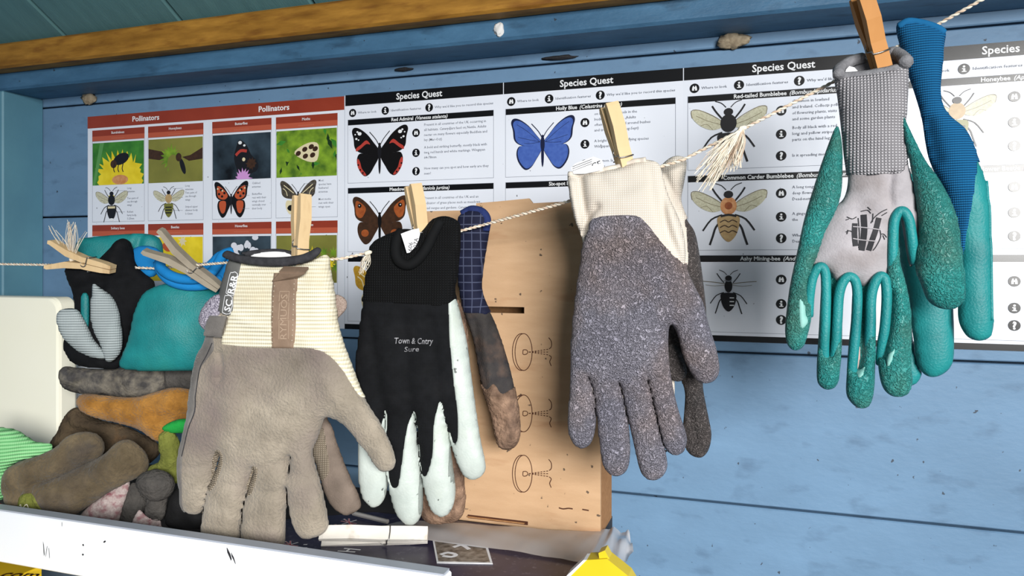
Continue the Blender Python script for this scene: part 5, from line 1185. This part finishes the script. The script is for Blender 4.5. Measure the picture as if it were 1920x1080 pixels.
heap('ochre-brown suede glove lying in the middle of the pile', -0.235, [
    ('hand', G_OCHR, [(145, 746), (160, 738), (200, 742), (250, 745), (290, 735), (320, 727), (350, 729), (385, 740), (380, 775), (350, 792), (330, 802), (315, 817), (300, 827), (280, 819), (260, 806), (230, 796), (190, 786), (165, 776), (148, 762)], dict(ridges=[([(165, 748), (190, 752), (215, 750)], .002, .004)]))], (260, 820))
heap('dark brown suede glove squashed under the ochre one', -0.228, [
    ('hand', G_BRN2, [(95, 836), (108, 808), (118, 786), (130, 770), (146, 764), (165, 778), (190, 788), (230, 798), (262, 812), (290, 826), (300, 850), (260, 880), (200, 880), (150, 875), (100, 870)], dict(L=.012, ridges=[([(130, 785), (140, 800), (165, 806)], -.004, .004)]))], (200, 870))
g, o = heap('brown dirty glove with a light green knit cuff at the front left of the pile', -0.282, [
    ('knit_cuff', G_GREEN, [(-70, 805), (-20, 800), (25, 805), (45, 815), (65, 828), (97, 833), (92, 850), (60, 858), (30, 868), (16, 890), (10, 930), (-10, 940), (-70, 940)], dict(L=.016, asp=.8)),
    ('finger', G_BROWN, [(12, 885), (40, 864), (80, 850), (110, 835), (130, 816), (160, 807), (186, 812), (199, 830), (196, 850), (170, 866), (130, 886), (90, 905), (66, 925), (72, 968), (40, 958), (14, 935)], dict(lifts=[((100, 880), .2, .006)], ridges=[([(60, 890), (110, 870), (170, 845)], .002, .006), ([(150, 815), (165, 830), (190, 835)], -.002, .003)])),
    ('hand', G_BROWN, [(58, 905), (100, 895), (150, 873), (200, 848), (226, 825), (250, 820), (275, 838), (285, 860), (279, 882), (250, 897), (220, 912), (190, 932), (160, 952), (130, 972), (112, 974), (88, 966), (62, 962), (48, 935)], dict(lifts=[((150, 900), .2, .012)], ridges=[([(90, 930), (150, 900), (230, 860)], .002, .008), ([(225, 835), (240, 860), (270, 872)], -.002, .004), ([(70, 905), (85, 935), (112, 970)], -.003, .003), ([(180, 880), (200, 900)], -.0015, .003)]))], (110, 972))
HM = o[2]; mb = MB(); HM.strip(mb, [(52, 940), (58, 934), (60, 948)], .0009, G_THR, .001); HM.strip(mb, [(64, 938), (72, 932), (78, 950)], .0009, G_THR, .001); HM.strip(mb, [(75, 915), (90, 935), (112, 968)], .0007, G_OLIVE, .001); mb.build('straw_mark', g)
HM.patch('moss_patch', [(45, 930), (62, 915), (85, 918), (100, 945), (108, 970), (70, 975), (45, 965)], G_OLIVE, g, .0008, 'front')
heap('olive and green knit glove finger poking up beside the tan glove', -0.262, [
    ('finger', G_OLIVE, [(297, 822), (308, 808), (324, 809), (336, 828), (338, 860), (340, 900), (320, 905), (280, 890), (280, 875), (300, 862)], dict(L=.009)),
    ('cuff', G_GRN2, [(304, 804), (318, 792), (345, 785), (375, 790), (372, 806), (345, 812), (320, 811)], dict(L=.008))], (320, 900))
heap('pinkish-grey melange glove cuff under the brown glove at the shelf edge', -0.268, [
    ('knit_cuff', G_MAR, [(138, 985), (160, 955), (185, 935), (215, 914), (242, 900), (240, 930), (230, 962), (216, 994), (175, 994)], dict(L=.010, ridges=[([(200, 985), (208, 955), (222, 925)], -.002, .004)])),
    ('side', G_CHAR, [(216, 994), (228, 960), (238, 925), (248, 905), (268, 915), (276, 940), (268, 965), (252, 1000)], dict(L=.010))], (200, 990))
heap('charcoal glove finger with a folded tip and pink-grey seam, right of the melange cuff', -0.278, [
    ('fingertip', G_CHAR, [(260, 898), (272, 883), (298, 877), (322, 885), (332, 905), (324, 925), (305, 935), (280, 932), (266, 920)], dict(L=.012, lifts=[((296, 905), .1, .006)])),
    ('finger', G_CHAR, [(276, 925), (312, 925), (312, 950), (306, 972), (290, 976), (272, 965), (274, 945)], dict(L=.010)),
    ('knit_band', G_MAR, [(246, 985), (256, 962), (262, 956), (276, 968), (300, 976), (304, 988), (330, 1000), (290, 1005), (250, 1000)], dict(L=.006, asp=.6))], (290, 1000))
heap('black rubber glove finger between the pile and the tan glove', -0.258, [
    ('finger', G_BLK2, [(316, 940), (330, 915), (350, 905), (395, 905), (400, 985), (370, 996), (340, 998), (318, 985), (310, 962)], dict(L=.012))], (350, 998))
heap('red fabric glove scrap at the far left of the shelf', -0.30, [('fabric', G_RED, [(-60, 935), (-10, 940), (8, 950), (6, 962), (-20, 968), (-60, 965)], dict(L=.006))], (-10, 965))

# ------------------------------------------------------------------ clothes pegs
def peg(label, A, Bp, twist, wood, open_=0.0062, width=0.0105, lengthen=0.0):
    a = (Bp - A); Ln = a.length + lengthen; a.normalize()
    vd = (CAM - A).normalized(); w0 = a.cross(vd).normalized(); o0 = w0.cross(a).normalized()
    wv = w0 * math.cos(twist) + o0 * math.sin(twist); ov = wv.cross(a).normalized()
    t = empty('clothes_peg', A + a * Ln, label, 'clothes peg', 'wooden clothes pegs')
    for s_ in (1, -1):
        mb = MB(); V = []
        secs = [(0, open_, .0034), (.04, open_, .0048), (.30, .0062, .0068), (.56, .0030, .0064), (.60, .0036, .0052), (.64, .0030, .0064), (.86, .0026, .0056), (1, .0022, .0036)]
        for (f_, c, th) in secs:
            for (u, v_) in ((-1, -1), (1, -1), (1, 1), (-1, 1)):
                V.append(A + a * (Ln * f_) + wv * (u * width / 2) + ov * s_ * (max(c + v_ * th / 2, 0.0003)))
        n = len(secs)
        Fc = [[i * 4 + j, i * 4 + (j + 1) % 4, i * 4 + 4 + (j + 1) % 4, i * 4 + 4 + j] for i in range(n - 1) for j in range(4)] + [[3, 2, 1, 0], [(n - 1) * 4 + j for j in range(4)]]
        if s_ < 0: Fc = [f[::-1] for f in Fc]
        mb.add(V, Fc, wood); mb.build('prong', t)
    mb = MB(); c0 = A + a * Ln * .585
    coil = [c0 + (a * math.cos(x) + ov * math.sin(x)) * .0034 + wv * (-width * .62 + width * 1.24 * x / (6 * math.pi)) for x in np.linspace(0, 6 * math.pi, 60)]
    mb.tube(coil, .0006, M_STEEL, 5)
    for s_, e in ((1, .62), (-1, -.62)):
        st_ = coil[-1] if s_ > 0 else coil[0]
        q = [st_, c0 + wv * width * e + ov * s_ * .0070 + a * .004, c0 + wv * width * e + ov * s_ * .0075 + a * .006, c0 + ov * s_ * .0074 + a * .0064, c0 - wv * width * e * .9 + ov * s_ * .0072 + a * .006]
        mb.tube(q, .0006, M_STEEL, 5)
    mb.build('spring', t, smooth=True)
    return t
peg('pale wooden peg gripping the cuff of the tan suede glove', at(566, 366, -0.278), at(561, 520, -0.285), 0.45, W_NEW)
peg('pale wooden peg gripping the black knit glove', at(774, 347, -0.242), at(797, 480, -0.240), 0.42, W_NEW)
peg('pale wooden peg with a shiny spring gripping the white-cuffed glove', at(1141, 197, -0.264), at(1182, 345, -0.262), 0.42, W_NEW)
peg('orange-brown wooden peg gripping the open grey cuff', at(1614, -8, -0.268), at(1660, 150, -0.258), 0.42, W_ORG)
peg('split wooden peg lying sideways on the crumpled black glove', at(92, 476, -0.268), at(212, 505, -0.250), 1.3, W_NEW, 0.013)
peg('grey weathered peg clipped on the bright blue cuff', at(284, 450, -0.262), at(412, 540, -0.226), 1.15, W_OLD, 0.0135)
peg('bleached wooden peg lying flat on the navy leaflet', atz(602, 1006, ZL + .009), atz(802, 1003, ZL + .009), 0.42, W_WHT, 0.0070, .0125)

# ------------------------------------------------------------------ string
stp = [(-1.085, -0.235, 1.500)] + [tuple(at(a, b, y)) for a, b, y in ((0, 495, -.240), (125, 497, -.240), (290, 503, -.222), (430, 492, -.252), (560, 489, -.268), (640, 485, -.262), (690, 474, -.246), (790, 452, -.232), (905, 422, -.221), (1065, 378, -.248), (1180, 330, -.250), (1280, 300, -.250), (1420, 228, -.252), (1560, 155, -.246), (1650, 106, -.236), (1758, 46, -.226), (1840, 0, -.232))] + [(0.55, -0.236, 1.888)]
lin_ = []
for a, b in zip(stp[:-1], stp[1:]):
    a, b = Vector(a), Vector(b); n = max(2, int((b - a).length / 0.0011))
    for i in range(n): lin_.append(a.lerp(b, i / n))
lin_.append(Vector(stp[-1]))
sg = empty('string', (-0.2, -0.26, 1.5), 'pale twisted string stretched along the wall with the gloves pegged on it', 'string')
for k, m in ((0, M_STRING), (1, M_STRING2)):
    mb = MB(); pts = []
    for i in range(0, len(lin_)):
        ang = i * 0.0011 / 0.0085 * 2 * math.pi + k * math.pi
        pts.append(lin_[i] + Vector((0, math.cos(ang), math.sin(ang))) * 0.0007)
    mb.tube(pts, 0.00085, m, 5); mb.build('ply', sg, smooth=True)
def tuft(root, tips, spread, y, n, name='frayed_end', r=0.00022):
    mb = MB(); R = at(root[0], root[1], y); rg = random.Random(len(tips) + n)
    for i in range(n):
        tx, ty = tips[i % len(tips)]; tx += rg.uniform(-spread, spread); ty += rg.uniform(-spread, spread)
        E_ = at(tx, ty, y + rg.uniform(-.008, .006)); mid = R.lerp(E_, .5) + Vector((rg.uniform(-.003, .003), rg.uniform(-.004, .002), rg.uniform(-.001, .004)))
        q = smooth_line([tuple(R + Vector((rg.uniform(-.001, .001), 0, rg.uniform(-.001, .001)))), tuple(mid), tuple(E_)], 5)
        mb.tube([Vector(x) for x in q], r * rg.uniform(.7, 1.4), M_STRING if i % 5 else M_STRING2, 4)
    o = mb.build(name, sg); o['kind'] = 'stuff'
tuft((136, 486), [(130, 418), (142, 420), (134, 425)], 6, -0.262, 26)
tuft((134, 486), [(94, 426), (100, 436), (120, 450)], 5, -0.262, 10)
tuft((138, 486), [(162, 436), (150, 450)], 4, -0.262, 5)
tuft((1392, 242), [(1335, 340), (1322, 346), (1345, 330), (1316, 330), (1356, 318), (1330, 300), (1372, 310)], 14, -0.264, 110, r=.00028)
tuft((1394, 246), [(1384, 312), (1376, 306), (1390, 300)], 6, -0.264, 26, r=.0003)
tuft((692, 476), [(680, 506), (686, 500), (676, 512)], 5, -0.258, 22, r=.0003)
for a, b in ((1392, 242), (690, 475), (136, 487)):
    mb = MB(); c = at(a, b, -0.261); mb.tube([c + Vector((-.003, 0, -.0012)), c + Vector((-.001, -.0012, 0)), c + Vector((.001, .0012, .001)), c + Vector((.003, 0, .0012))], [.0012, .0022, .0022, .0012], M_STRING, 7); mb.build('knot', sg, smooth=True)
